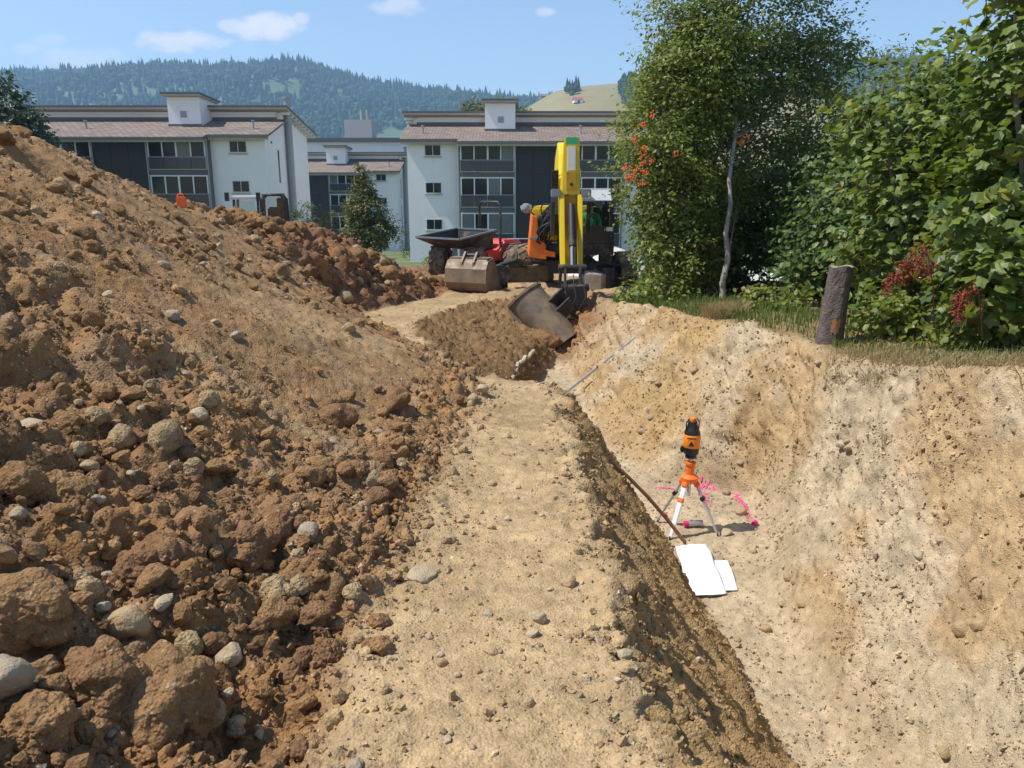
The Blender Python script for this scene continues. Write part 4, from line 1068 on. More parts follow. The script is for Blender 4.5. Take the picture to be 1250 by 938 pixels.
# ---------------------------------------------------------------- driver
def skin_person(root_loc, label):
    J = {'pel': (0, 0, 0), 'sp1': (0, .02, .18), 'sp2': (0, .03, .36), 'nk': (0, .01, .50), 'hd0': (0, -.01, .57), 'hd1': (0, -.03, .66), 'hd2': (0, -.02, .76)}
    rad = {'pel': (.15, .12), 'sp1': (.14, .11), 'sp2': (.16, .11), 'nk': (.06, .06), 'hd0': (.065, .07), 'hd1': (.078, .095), 'hd2': (.06, .07)}
    E_ = [('pel', 'sp1'), ('sp1', 'sp2'), ('sp2', 'nk'), ('nk', 'hd0'), ('hd0', 'hd1'), ('hd1', 'hd2')]
    for s, n in ((-1, 'l'), (1, 'r')):
        J.update({'sh' + n: (s * .19, .03, .42), 'el' + n: (s * .25, -.06, .16), 'wr' + n: (s * .2, -.29, .12), 'pm' + n: (s * .195, -.36, .125),
                  'hp' + n: (s * .1, -.02, -.03), 'kn' + n: (s * .15, -.42, .02), 'an' + n: (s * .15, -.46, -.38), 'to' + n: (s * .16, -.6, -.42)})
        rad.update({'sh' + n: (.07, .07), 'el' + n: (.048, .048), 'wr' + n: (.03, .03), 'pm' + n: (.038, .022), 'hp' + n: (.1, .1), 'kn' + n: (.062, .062), 'an' + n: (.04, .04), 'to' + n: (.042, .03)})
        E_ += [('sp2', 'sh' + n), ('sh' + n, 'el' + n), ('el' + n, 'wr' + n), ('wr' + n, 'pm' + n), ('pel', 'hp' + n), ('hp' + n, 'kn' + n), ('kn' + n, 'an' + n), ('an' + n, 'to' + n)]
        for q in range(4):
            J['f%d%s' % (q, n)] = (s * (.165 + .02 * q), -.42 - .008 * (q in (1, 2)), .12); J['g%d%s' % (q, n)] = (s * (.165 + .02 * q), -.435, .085)
            rad['f%d%s' % (q, n)] = rad['g%d%s' % (q, n)] = (.009, .009)
            E_ += [('pm' + n, 'f%d%s' % (q, n)), ('f%d%s' % (q, n), 'g%d%s' % (q, n))]
        J['th' + n] = (s * .15, -.36, .105); rad['th' + n] = (.01, .01); E_.append(('pm' + n, 'th' + n))
    names = list(J); me = bpy.data.meshes.new('person')
    me.from_pydata([J[k] for k in names], [(names.index(a), names.index(b)) for a, b in E_], [])
    tmp = bpy.data.objects.new('tmp_body', me); COL.objects.link(tmp)
    md = tmp.modifiers.new('s', 'SKIN')
    for i, k in enumerate(names):
        me.skin_vertices[0].data[i].radius = rad[k]; me.skin_vertices[0].data[i].use_root = (k == 'pel')
    tmp.modifiers.new('ss', 'SUBSURF').levels = 2
    dg = bpy.context.evaluated_depsgraph_get(); dg.update()
    body = bpy.data.meshes.new_from_object(tmp.evaluated_get(dg))
    bpy.data.objects.remove(tmp)
    o = link('person', body, None, root_loc)
    sk, sh, tr, hr = mat('skin', (.45, .26, .18), .6), mat('green_shirt', (.02, .28, .11), .85), mat('orange_work_trousers', (.75, .13, .02), .8), mat('dark_hair', (.02, .014, .01), .7)
    bt = mat('work_boot', (.05, .035, .02), .8)
    for m_ in (sk, sh, tr, hr, bt): body.materials.append(m_)
    for p in body.polygons:
        c = p.center; p.use_smooth = True
        i = 0
        if c.z < -.34: i = 4
        elif c.z > .48:
            i = 3 if (c.z > .70 or (c.y > .0 and c.z > .58)) else 0
        elif c.y < -.05 and abs(c.x) < .24 and c.z < .1: i = 2
        elif c.z < .02 and c.y >= -.05: i = 2
        elif (c.y < -.1 and c.z > .07): i = 0
        else: i = 1
        p.material_index = i
    # face
    m_ = MB(); m_.add([(-.016, -.118, .628), (.016, -.118, .628), (0, -.142, .632), (0, -.115, .672)], [(0, 1, 2), (0, 2, 3), (2, 1, 3)]); m_.build('nose', sk, o)
    for s in (-1, 1):
        MB().lathe([(.001, -.006), (.01, -.004), (.012, 0), (.01, .004), (.001, .006)], (s * .032, -.112, .672), 'y', 8).build('eye', mat('eye_dark', (.05, .04, .035), .3), o)
        MB().lathe([(.004, -.006), (.02, -.003), (.024, .003), (.004, .008)], (s * .083, -.02, .655), 'x', 8).build('ear', sk, o)
    MB().box((-.026, -.121, .598), (.026, -.112, .604)).build('mouth', mat('lips', (.3, .11, .09), .6), o)
    vv, ff = lumpy(3, 21, .12, 1.0); vv = vv[:, :] * np.array([.092, .11, .085]) + np.array([0, .0, .715])
    MB().add(vv.tolist(), ff.tolist()).build('hair', hr, o, smooth=True)
    return tag(o, 'person in green shirt and orange trousers seated in the excavator cab', 'person')
skin_person((2.10, 21.47, -1.17), '')

# ---------------------------------------------------------------- spare bucket on the ground
g = hit(578, 357); g.y += .25
SB = empty('excavator_bucket', (g.x, g.y, ground_z(g.x, g.y)), R(-22), 'big rusty digging bucket standing on the ground beside the dumper', 'bucket')
def spare(root):
    W = .52
    prof = [(-.30, .02), (.0, 0), (.34, .05), (.52, .28), (.50, .62), (.36, .80), (.20, .84)]       # (depth, height), the round back towards +depth
    prof = [(-a, b) for a, b in prof]
    outer = prof; inner = [(a + .045, b - .0) for a, b in prof]
    m_ = MB(); n = len(prof); vs = []
    for x_ in (-W, W):
        for (a, b) in prof: vs.append((x_, a, b))
    for x_ in (-W, W):
        for (a, b) in prof: vs.append((x_ * .97, a + .05, b + .035))
    fs = [(i, i+1, n+i+1, n+i) for i in range(n-1)] + [(2*n+i, 3*n+i, 3*n+i+1, 2*n+i+1) for i in range(n-1)]
    fs += [(0, n, 3*n, 2*n), (n-1, 3*n-1, 4*n-1, 2*n-1)]
    sh = m_.add(vs, fs).build('shell', M_STEEL, root, smooth=False)
    for s in (-1, 1):
        pl = [(.55, .06)] + [(a, b) for a, b in prof] + [(-.02, .86)]
        MB().prism(pl, s * W, s * (W + .04)).build('side_plate', M_STEEL, root)
        MB().prism([(-.50, .42), (-.44, .78), (-.20, 1.02), (-.06, .95), (-.22, .78)], s * .16, s * .16 + .05).build('hitch_ear', M_STEEL, root)
    m2 = MB(); m2.cyl((-.2, -.17, .93), (.24, -.17, .93), .04, n=10); m2.build('hitch_pin', M_BLK, root)
    MB().box((-W, -.30, .8), (W, .02, .88)).build('top_beam', M_STEEL, root)
    MB().box((-W - .03, .28, .02), (W + .03, .36, .07)).build('cutting_edge', M_STEEL, root)
    for k in range(5):
        x_ = -W + .06 + k * .24
        MB().hexa([(x_-.05, .34, .02), (x_+.05, .34, .02), (x_+.03, .55, .03), (x_-.03, .55, .03), (x_-.05, .34, .09), (x_+.05, .34, .09), (x_+.03, .55, .045), (x_-.03, .55, .045)]).build('tooth', M_STEEL, root)
spare(SB)

# ---------------------------------------------------------------- wheel dumper
dz_ = -2.95
DP = empty('dumper', (-1.25, 25.6, dz_), R(-40), 'red and black site dumper with tipped skip and roll bar behind the spare bucket', 'dumper')
def dumper(root):
    # local: front = -y
    skip = MB()
    o4 = [(-.95, -1.6, 1.42), (.95, -1.6, 1.42), (.85, .15, 1.62), (-.85, .15, 1.62)]
    b4 = [(-.55, -1.0, 1.12), (.55, -1.0, 1.12), (.55, -.05, 1.0), (-.55, -.05, 1.0)]
    skip.add(b4 + o4, [(0,3,2,1),(0,1,5,4),(1,2,6,5),(2,3,7,6),(3,0,4,7)])
    sk = skip.build('skip', M_BLK, root)
    md = sk.modifiers.new('thick', 'SOLIDIFY'); md.thickness = .04
    lip = MB()
    for a, b in ((0, 1), (1, 2), (2, 3), (3, 0)): lip.bar(o4[a], o4[b], .07, .05)
    lip.build('skip_rim', mat('skip_rim_grey', (.16, .16, .17), .5), root)
    MB().prism([(.1, .62), (2.0, .62), (2.0, 1.05), (1.7, 1.25), (.95, 1.25), (.7, .95), (.1, .95)], -.5, .5).build('engine_body', M_RED, root, bevel=.05)
    MB().box((-.28, -1.0, .5), (.28, 2.0, .72)).build('chassis', M_BLK, root)
    MB().box((-.25, .28, .96), (.25, .7, 1.1)).build('seat', M_RUB, root, bevel=.04)
    MB().box((-.25, .62, 1.1), (.25, .72, 1.45)).build('seat_back', M_RUB, root, bevel=.03)
    m2 = MB(); m2.tube([(-.45, .82, .95), (-.45, .82, 2.35), (-.36, .82, 2.46), (.36, .82, 2.46), (.45, .82, 2.35), (.45, .82, .95)], .045, 10)
    m2.build('roll_bar', M_BLK, root, smooth=True)
    m2 = MB(); m2.tube([(0, .1, .95), (0, .05, 1.3)], .025, 8); m2.lathe([(.17, -.015), (.2, 0), (.17, .015)], (0, .04, 1.32), n=16); m2.build('steering_wheel', M_BLK, root)
dumper(DP)
bpy.context.view_layer.update()
def dtyre(lx, ly):
    # tyres in the dumper's own frame
    root = DP
    class Dm: location = Vector((0, 0, 0))
    c = Vector((lx, ly, .56)); r, w = .58, .52
    l0 = DP.location.copy(); DP.location = (0, 0, 0)
    t_ = tyre(DP, c, r, w, (1, .55) if ly < 0 else (1, 0), lugs=12, rim=M_RED)
    DP.location = l0
for (a, b) in ((-.72, -.75), (.72, -.75), (-.72, 1.35), (.72, 1.35)): dtyre(a, b)

# ---------------------------------------------------------------- small loader behind the dark heap
LD = empty('compact_loader', (-7.6, 24.0, -2.9), R(12), 'small black framed loader cab peeping over the dark soil heap', 'loader')
def loader(root):
    h = at(325, 247, 23.8).z + 2.9 + .2
    cabm = MB()
    for x_ in (-.62, .05):
        for y_ in (-.5, .5): cabm.bar((x_, y_, 1.0), (x_ + .04, y_ * .92, h - .12), .07, .07)
    cabm.build('cab_frame', M_BLK, root)
    MB().box((-.68, -.55, h - .115), (.12, .55, h - .02)).build('cab_roof', M_CABGREY, root, bevel=.03)
    MB().box((-.55, -.47, 1.2), (0.0, -.455, h - .14)).build('windscreen', M_GLASS, root)
    MB().box((.24, -.44, 1.05), (.80, -.425, h - .05)).build('front_glass', M_GLASS, root)
    MB().box((.3, .0, .95), (.7, .25, h - .35)).build('seat', M_RUB, root, bevel=.05)
    m2 = MB(); m2.tube([(.15, -.45, 1.0), (.18, -.45, h - .12), (.28, -.45, h), (.72, -.45, h + .02), (.84, -.45, h - .12), (.9, -.45, 1.0)], .04, 8)
    m2.tube([(.15, .45, 1.0), (.18, .45, h - .12), (.28, .45, h), (.72, .45, h + .02), (.84, .45, h - .12), (.9, .45, 1.0)], .04, 8)
    m2.box((.2, -.45, h - .03), (.8, .45, h + .03))
    m2.box((.55, .38, 1.0), (.85, .44, h - .1)); m2.build('roll_frame', M_BLK, root)
    for x_, y_ in ((-.75, -.55), (.12, -.6)):
        MB().box((x_ - .06, y_ - .06, h - .16), (x_ + .06, y_, h + .08)).build('mirror', M_BLK, root)
    MB().box((-.8, -.7, .4), (1.5, .7, 1.0)).build('body', mat('loader_green', (.05, .09, .05), .5), root, bevel=.06)
    l0, r0 = root.location.copy(), root.rotation_euler.copy()
    root.location = (0, 0, 0)
    for (a, b) in ((-.5, -.75), (-.5, .75), (1.1, -.75), (1.1, .75)): tyre(root, (a, b, .36), .36, .25, (0, 1), lugs=10)
    root.location = l0
loader(LD)

# ================================================================ things in the pit
# ---- laser level on its tripod
tp = hit(833, 648)
ZF = tp.z
TR = empty('survey_tripod', tp, 0, 'small orange headed aluminium tripod standing on the pit floor', 'tripod')
s_ = tp.length / F * .97                         # metres per photo pixel here
M_ALU = mat('aluminium', (.62, .63, .64), .4, .6, var=.1)
M_ALUW = mat('white_aluminium', (.82, .83, .84), .45, .2, var=.06)
M_OR2 = mat('safety_orange', (.90, .17, .02), .45, var=.06)
M_BLK2 = mat('black_plastic', (.02, .02, .022), .35, var=.2)
M_OR3 = mat('laser_orange', (.90, .26, .02), .4, var=.05)
apex = Vector((tp.x + 5 * s_, tp.y, ZF + 66 * s_))
feet = []
for (u, v) in ((802, 637), (817, 660), (877, 655)):
    feet.append(hit(u, v))
for k, f_ in enumerate(feet):
    d = (f_ - apex).normalized()
    top = apex + d * .02 + Vector((d.x, d.y, 0)).normalized() * .055
    leg = wb(MB().bar(top, top + (f_ - top) * .72, .055 if k == 1 else .045, .022, (d.x, d.y, .3)), 'leg', M_ALUW if k == 1 else M_ALU, TR, bevel=.004)
    wb(MB().bar(top + (f_ - top) * .55, f_ + (top - f_) * .05, .034, .014, (d.x, d.y, .3)), 'leg_extension', M_ALUW if k == 1 else M_ALU, TR, leg)
    wb(MB().cyl(f_ + (top - f_) * .07, f_ - Vector((0, 0, .01)), .016, .004, n=8), 'foot_spike', M_BLK2, TR, leg)
    c = top + (f_ - top) * .30
    wb(MB().bar(c - d * .02, c + d * .025, .062, .04, (d.x, d.y, .3)), 'leg_clamp', M_OR2 if k == 1 else M_BLK2, TR, leg, bevel=.005)
    wb(MB().bar(top - d * .04, top + d * .05, .06, .05, (d.x, d.y, .3)), 'hinge', M_OR2, TR, leg, bevel=.008)
m_ = MB().lathe([(.02, -.03), (.085, -.02), (.09, .03), (.06, .05), (.045, .06), (.045, .16), (.055, .165), (.055, .19), (.02, .195)], apex, n=20)
wb(m_, 'head', M_OR2, TR, smooth=True)
wb(MB().lathe([(.018, -.18), (.02, .0), (.02, .05)], apex, n=10), 'centre_column', M_ALU, TR, smooth=True)
top = apex.z + .19
LZ = empty('laser_level', (apex.x, apex.y, top), R(-15), 'black and orange rotating laser level mounted on the tripod', 'laser level')
MB().lathe([(.02, 0), (.022, .045)], n=12).build('stem', M_ALU, LZ, smooth=True)
MB().lathe([(.03, .045), (.06, .05), (.055, .085), (.075, .095), (.078, .165)], n=22).build('base', M_BLK2, LZ, smooth=True)
b_ = MB().lathe([(.083, .165), (.086, .17), (.086, .295), (.083, .30)], n=22).build('orange_housing', M_OR3, LZ, smooth=True)
t_ = MB(); t_.add([(-.03, -.088, .195), (.03, -.088, .195), (0, -.088, .25)], [(0, 1, 2)]); t_.build('warning_triangle', mat('decal_black', (.03, .03, .03), .5), LZ)
t_ = MB(); t_.box((-.045, -.0875, .27), (.045, -.0865, .282)); t_.build('decal_line', MATS['decal_black'], b_)
MB().lathe([(.08, .30), (.078, .33), (.06, .36), (.05, .40), (.045, .43)], n=22).build('top_housing', M_BLK2, LZ, smooth=True)
MB().lathe([(.03, .43), (.034, .45), (.03, .47), (.01, .475)], n=14).build('rotor_cap', M_OR3, LZ, smooth=True)
m_ = MB()
for a in range(4):
    t = a * math.pi / 2 + .6
    m_.tube([(.072 * math.cos(t), .072 * math.sin(t), .32), (.075 * math.cos(t), .075 * math.sin(t), .42), (.045 * math.cos(t), .045 * math.sin(t), .462)], .007, 6)
m_.build('guard_cage', M_BLK2, LZ)
MB().box((-.11, -.03, .1), (-.07, .03, .16)).build('knob', M_BLK2, LZ, bevel=.01)

# ---- sheets of paper
M_PAPER = mat('white_paper', (.86, .87, .88), .85, var=.03, vscale=9)
def sheet(corners, label, dz, fold=.012, seed=1):
    pts = [hit(u, v) for (u, v) in corners]
    n = 14; V_ = []; r_ = np.random.RandomState(seed)
    for i in range(n):
        for j in range(n):
            a, b = i / (n - 1), j / (n - 1)
            p = (pts[0] * (1 - a) + pts[1] * a) * (1 - b) + (pts[3] * (1 - a) + pts[2] * a) * b
            V_.append([p.x, p.y, 0])
    V_ = np.array(V_)
    gz = np.array([ground_z(x, y) for x, y in V_[:, :2]]).reshape(n, n)
    # a plane over the bumps, curling a little
    Amat = np.c_[V_[:, 0], V_[:, 1], np.ones(n * n)]
    co, *_ = np.linalg.lstsq(Amat, gz.ravel(), rcond=None)
    pl = (Amat @ co)
    lift = max(0, float((gz.ravel() - pl).max())) * .55
    V_[:, 2] = pl + lift + dz + fold * 2 * (fbm(V_[:, 0] * 5 + seed, V_[:, 1] * 5, seed, 2) - .5)
    V_[:, 2] = np.maximum(V_[:, 2], gz.ravel() + dz * .6)
    q = np.arange(n * n).reshape(n, n); F_ = np.stack([q[:-1, :-1], q[:-1, 1:], q[1:, 1:], q[1:, :-1]], -1).reshape(-1, 4)
    c0 = V_.mean(0); o = link('paper_sheet', np_mesh('paper_sheet', V_ - c0, F_, M_PAPER, True), None, c0)
    sm = o.modifiers.new('thick', 'SOLIDIFY'); sm.thickness = .0012
    return tag(o, label, 'paper', 'plans on the pit floor')
sheet([(824, 672), (862, 667), (887, 727), (843, 724)], 'large white plan sheet lying below the tripod, next to the trench slope', .008, .03, 1)
sheet([(866, 686), (888, 687), (901, 722), (878, 727)], 'narrow white plan sheet tucked against the larger one on the pit floor', .018, .03, 5)

# ---- wooden shovel handle leaning against the slope
a, b = hit(744, 568), hit(836, 668)
m_ = MB(); m_.tube([a + Vector((0, 0, .05)) + (b - a) * t + Vector((0, 0, .05 * math.sin(t * math.pi))) for t in (0, .25, .5, .75, 1)], .018, 10)
sh = empty('shovel', b, 0, 'long brown wooden tool handle leaning on the trench slope above the papers', 'shovel')
wb(m_, 'handle', mat('old_wood', (.24, .13, .065), .7, var=.3, vscale=12), sh, smooth=True)
wb(MB().tube([a + Vector((0, 0, .09)) + (b - a) * t + Vector((0, 0, .012)) for t in (.70, .74)], .0205, 10), 'red_mark', mat('red_tape', (.45, .05, .04), .6), sh)
d_ = (b - a).normalized()
wb(MB().bar(b + Vector((0, 0, .04)), b + d_ * .1 + Vector((0, 0, .03)), .05, .02), 'socket', M_STEEL, sh)

# ---- spray can
c = hit(846, 643); cdir = Vector((1, .12, .02)).normalized()
SPY = empty('spray_can', c, 0, 'pink capped marking spray can lying under the tripod', 'spray can')
p0 = c + Vector((0, 0, .036)) - cdir * .1
wb(MB().cyl(p0 + cdir * .045, p0 + cdir * .2, .033, n=16), 'can', mat('can_tin', (.55, .55, .56), .35, .7, var=.2), SPY, smooth=True)
wb(MB().cyl(p0, p0 + cdir * .05, .031, n=16), 'cap', mat('pink_cap', (.6, .03, .13), .45), SPY, smooth=True)

# ---- pink paint lines on the ground
M_PINK = mat('pink_spray', (.85, .06, .28), .8, var=.2, vscale=40)
def paint(path, label, w=.022, n=260, cover=.6):
    pts = [hit(u, v) for u, v in path]
    V_, F_ = [], []
    L_ = [(pts[i + 1] - pts[i]).length for i in range(len(pts) - 1)]; T_ = sum(L_)
    for k in range(n):
        s = rnd.random() * T_; i = 0
        while s > L_[i] and i < len(L_) - 1: s -= L_[i]; i += 1
        p = pts[i].lerp(pts[i + 1], s / L_[i])
        if vnoise(np.array([p.x * 5.0]), np.array([p.y * 5.0]), 5)[0] > cover + .25: continue
        x, y = p.x + rnd.gauss(0, w), p.y + rnd.gauss(0, w); r_ = rnd.uniform(.004, .014)
        b = len(V_); m = 6; a0 = rnd.random() * 6
        for q in range(m):
            t = a0 + q * 6.283 / m; rr = r_ * rnd.uniform(.6, 1.3)
            qx, qy = x + rr * math.cos(t), y + rr * math.sin(t)
            V_.append((qx, qy, ground_z(qx, qy) + .006))
        V_.append((x, y, ground_z(x, y) + .008)); F_ += [(b + q, b + (q + 1) % m, b + m) for q in range(m)]
    o = link('spray_paint_line', np_mesh('spray_paint_line', V_, F_, M_PINK, True))
    tag(o, label, 'paint mark', 'pink marking lines')
paint([(776, 594), (800, 596), (822, 597)], 'thin pink spray line running along the pit floor behind the tripod legs', .010, 130)
paint([(855, 596), (863, 610), (868, 625)], 'short pink spray line just beside the right tripod leg', .035, 110, .5)
paint([(853, 594), (880, 597), (898, 602), (906, 615), (915, 634)], 'curved pink spray line ending at the pink cap near the right pit wall', .02, 240, .55)
c = hit(921, 641)
MBc = MB().lathe([(.028, 0), (.035, .01), (.033, .04), (.018, .055), (.005, .057)], n=14)
o = MBc.build('paint_cap', M_PINK, None, smooth=True, loc=c); tag(o, 'loose bright pink cap lying at the end of the curved spray line', 'cap')

# ---- levelling staff on the right trench wall
b = hit(776, 416)
a = Vector((.98, 11.6, 0)); a.z = ground_z(a.x, a.y)
for k in range(200):                                  # first point beyond the path edge that the photo row meets
    q = hit(676 + k * .5, 484)
    if q.y > 10.3: a = q; break
a = a + Vector((0, 0, .06)); b = b + Vector((0, 0, .06))
lift = max(0, max(ground_z(*(a.lerp(b, t / 12).xy)) + .02 - a.lerp(b, t / 12).z for t in range(13)))
a.z += lift; b.z += lift
ST = empty('levelling_staff', a, 0, 'thin grey telescopic staff leaning across the trench side', 'staff')
mid = a.lerp(b, .47)
wb(MB().bar(a, mid, .045, .04), 'lower_section', mat('staff_grey', (.52, .53, .55), .4, .5), ST)
wb(MB().bar(mid - (b - a).normalized() * .02, b, .034, .03), 'upper_section', MATS['staff_grey'], ST)
wb(MB().bar(mid - (b - a).normalized() * .03, mid + (b - a).normalized() * .03, .045, .04), 'clamp', M_BLK2, ST)

# ---- light lath along the lip of the far trench wall
a, b = Vector((-.13, 11.5, 0)), Vector((.40, 14.5, 0))
m_ = MB(); pts = [a + (b - a) * t + Vector((.015 * math.sin(9 * t), 0, 0)) for t in [q / 16 for q in range(17)]]
pts = [Vector((p.x, p.y, ground_z(p.x, p.y) + .06)) for p in pts]
m_.tube(pts, [.035 * (.8 + .4 * rnd.random()) for _ in pts], 7)
o = wb(m_, 'timber_lath', mat('pale_timber', (.50, .42, .30), .9, var=.3, vscale=14, bump=.4), empty('tmp_root', (0, 0, 0)))
tmp = o.parent; o.parent = None; bpy.data.objects.remove(tmp)
tag(o, 'pale rough timber lath lying along the lip of the trench wall', 'lath')

# ---- orange canister on the heap crest
c = hit(222, 252)
CN = empty('orange_canister', (c.x, c.y, c.z + .02), .4, 'small orange box-shaped canister on top of the soil heap', 'canister')
MB().box((-.075, -.06, -.05), (.075, .06, .13)).build('body', M_OR2, CN, bevel=.015)
m_ = MB(); m_.tube([(-.05, 0, .12), (-.04, 0, .165), (.03, 0, .165), (.045, 0, .12)], .011, 6); m_.build('handle', M_OR2, CN)
MB().cyl((.055, 0, .12), (.055, 0, .155), .018, n=8).build('lid', M_BLK2, CN)

# ---- stones and clods one can pick out
M_ST1 = mat('pale_stone', (.42, .335, .22), .9, var=.22, vscale=40, bump=.5, bscale=90, world=True, dirt=(.33, .22, .12), dirt_amt=.35, dscale=22)
M_ST2 = mat('ochre_stone', (.39, .28, .15), .9, var=.2, vscale=40, bump=.5, bscale=90, world=True, dirt=(.30, .18, .09), dirt_amt=.35, dscale=22)
M_ST3 = mat('grey_stone', (.33, .265, .19), .9, var=.2, vscale=40, bump=.5, bscale=90, world=True, dirt=(.30, .20, .11), dirt_amt=.3, dscale=22)
M_CL1 = soil_mat('clod_soil', (.29, .17, .08), .8)
M_CL2 = soil_mat('dark_clod_soil', (.25, .14, .07), .8)
M_CL3 = soil_mat('pale_clod_soil', (.40, .29, .16), .9)
def lump_me(level, seed, amp, flat, mt, nm, sm=True, ncut=5, crumb=0.0):
    v, f = lumpy(level, seed, amp, flat, 1.0, ncut, crumb)
    return np_mesh(nm, v, f, mt, sm)
ST = {k: [lump_me(4, 400 + 10 * i + j, .26, .75, m_, 'stone', True, 9) for j in range(4)] for i, (k, m_) in enumerate((('p', M_ST1), ('o', M_ST2), ('g', M_ST3)))}
def put(me, name, u, v, wpx, label, cat, group=None, sink=.3, tilt=.5, pos=None, sz=None):
    p = pos if pos is not None else hit(u, v)
    r_ = sz if sz else wpx / 2 / F * p.length
    o = link(name, me)
    o.location = (p.x, p.y, p.z + r_ * (.6 - sink))
    o.rotation_euler = (rnd.uniform(-tilt, tilt), rnd.uniform(-tilt, tilt), rnd.uniform(0, 6.28))
    o.scale = (r_, r_, r_ * (.45 if label.startswith('flat') else 1))
    if label.startswith('flat'): o.location.z -= r_ * .25; o.rotation_euler = (.05, .08, 1.2)
    return tag(o, label, cat, group)
for (u, v, w, k, lab) in (
        (155, 768, 50, 'o', 'smooth egg-shaped ochre stone in the dark hollow of the heap foot'),
        (279, 806, 36, 'p', 'angular pale pinkish stone in the hollow at the heap foot'),
        (8, 838, 56, 'g', 'large grey mauve stone at the low edge of the heap'),
        (36, 520, 42, 'p', 'flat pale stone high on the rough flank of the heap'),
        (376, 652, 28, 'g', 'grey rounded stone half buried among clods on the heap foot'),
        (516, 703, 46, 'p', 'flat pale slab of stone at the edge of the earth path'),
        (657, 757, 21, 'p', 'small white stone lying in the middle of the earth path'),
        (600, 794, 24, 'o', 'flat ochre stone pressed into the earth path'),
        (692, 714, 20, 'o', 'long pale pebble on the trench side of the earth path'),
        (589, 478, 19, 'p', 'squarish pale stone at the end of the earth path'),
        (576, 489, 17, 'o', 'round ochre stone beside the squarish one at the path end'),
        (762, 802, 22, 'p', 'pale stone caught on the lip of the trench'),
        (1196, 768, 24, 'o', 'upright rounded stone on the right pit wall'),
        (1174, 772, 22, 'o', 'rounded stone touching the upright one on the right pit wall'),
        (1122, 680, 18, 'p', 'pale stone in the middle of the right pit wall'),
        (904, 627, 15, 'o', 'yellowish stone lying on the curved pink line'),
        (931, 601, 15, 'p', 'pale stone at the inner corner of the pit'),
        (886, 603, 12, 'g', 'small stone inside the curved pink line'),
        (422, 367, 22, 'o', 'boulder resting at the foot of the dark soil heap'),
        (392, 318, 13, 'p', 'light round stone halfway up the dark soil heap'),
        (437, 345, 14, 'o', 'small boulder where the dark heap meets the flat ground'),
        (432, 938, 24, 'g', 'grey stone at the very start of the earth path'),
        (290, 885, 20, 'o', 'tan stone below the big clods at the heap foot')):
    put(rnd.choice(ST[k]), 'stone', u, v, w, lab, 'stone')
def many(n, meshes, name, regs, wr, cat, group, sink=.3):
    """scatter single stones or clods over photo regions; the label names size, colour and where it lies"""
    for k in range(n):
        u0, u1, v0, v1, where = rnd.choice(regs)
        u, v = rnd.uniform(u0, u1), rnd.uniform(v0, v1)
        p = hit(u, v)
        if p.y > 21: continue
        me = rnd.choice(meshes); w = rnd.uniform(*wr) * (1 if rnd.random() < .75 else 1.5)
        r_ = w / 2 / F * p.length
        size = 'small' if r_ < .030 else 'fist-sized' if r_ < .055 else 'large'
        col = {'pale_stone': 'pale', 'ochre_stone': 'ochre', 'grey_stone': 'greyish', 'clod_soil': 'brown', 'dark_clod_soil': 'dark brown', 'pale_clod_soil': 'pale tan'}[me.materials[0].name]
        put(me, name, u, v, w, '%s %s %s %s' % (size, col, cat, where), cat, group, sink, .5, p)
many(34, ST['p'] + ST['o'], 'stone', [(960, 1240, 470, 560, 'high on the right pit wall below the bank'), (960, 1240, 560, 700, 'halfway up the right pit wall'), (1040, 1240, 700, 930, 'low on the right pit wall'),
     (900, 1040, 740, 930, 'on the pit floor between the papers and the right wall'), (880, 1000, 640, 740, 'on the pit floor beside the papers')], (7, 12), 'stone', 'stones of the pit', .4)
many(22, ST['p'] + ST['o'] + ST['g'], 'stone', [(760, 860, 440, 590, 'in the back wall of the pit behind the laser level'), (860, 1000, 420, 480, 'near the top of the pit back wall below the stump'), (860, 960, 480, 570, 'in the back wall right above the pink marks')], (6, 11), 'stone', 'stones of the pit back wall', .4)
many(26, ST['p'] + ST['o'], 'stone', [(480, 620, 640, 800, 'on the heap side of the earth path'), (620, 730, 640, 800, 'on the trench side of the earth path'), (480, 740, 800, 925, 'at the broad start of the earth path'), (570, 680, 480, 640, 'on the narrow far part of the earth path')], (7, 12), 'stone', 'stones of the path', .35)
many(36, ST['p'] + ST['g'] + ST['o'], 'stone', [(0, 200, 480, 680, 'among the clods on the rough flank of the near heap'), (0, 330, 700, 920, 'between the big clods at the heap foot'), (330, 480, 620, 900, 'in the loose crumbs where heap and path meet'), (60, 300, 220, 420, 'in the upper scraped slope of the near heap'), (200, 480, 380, 560, 'in the smooth lower slope of the near heap')], (8, 15), 'stone', 'stones of the heap', .3)
many(16, ST['p'] + ST['g'] + ST['o'], 'stone', [(230, 380, 285, 350, 'on the crown of the dark heap below the loader'), (380, 520, 300, 350, 'on the tail of the dark heap towards the bucket')], (6, 12), 'stone', 'stones of the dark heap', .3)
CLB = [lump_me(6, 500 + j, .42, .85, (M_CL1, M_CL2, M_CL1)[j % 3], 'earth_clod', True, 3, .32) for j in range(6)]
CLS = [lump_me(4, 520 + j, .42, .8, m_, 'earth_clod', True, 4, .30) for j, m_ in enumerate((M_CL1, M_CL1, M_CL2, M_CL1, M_CL2, M_CL3))]
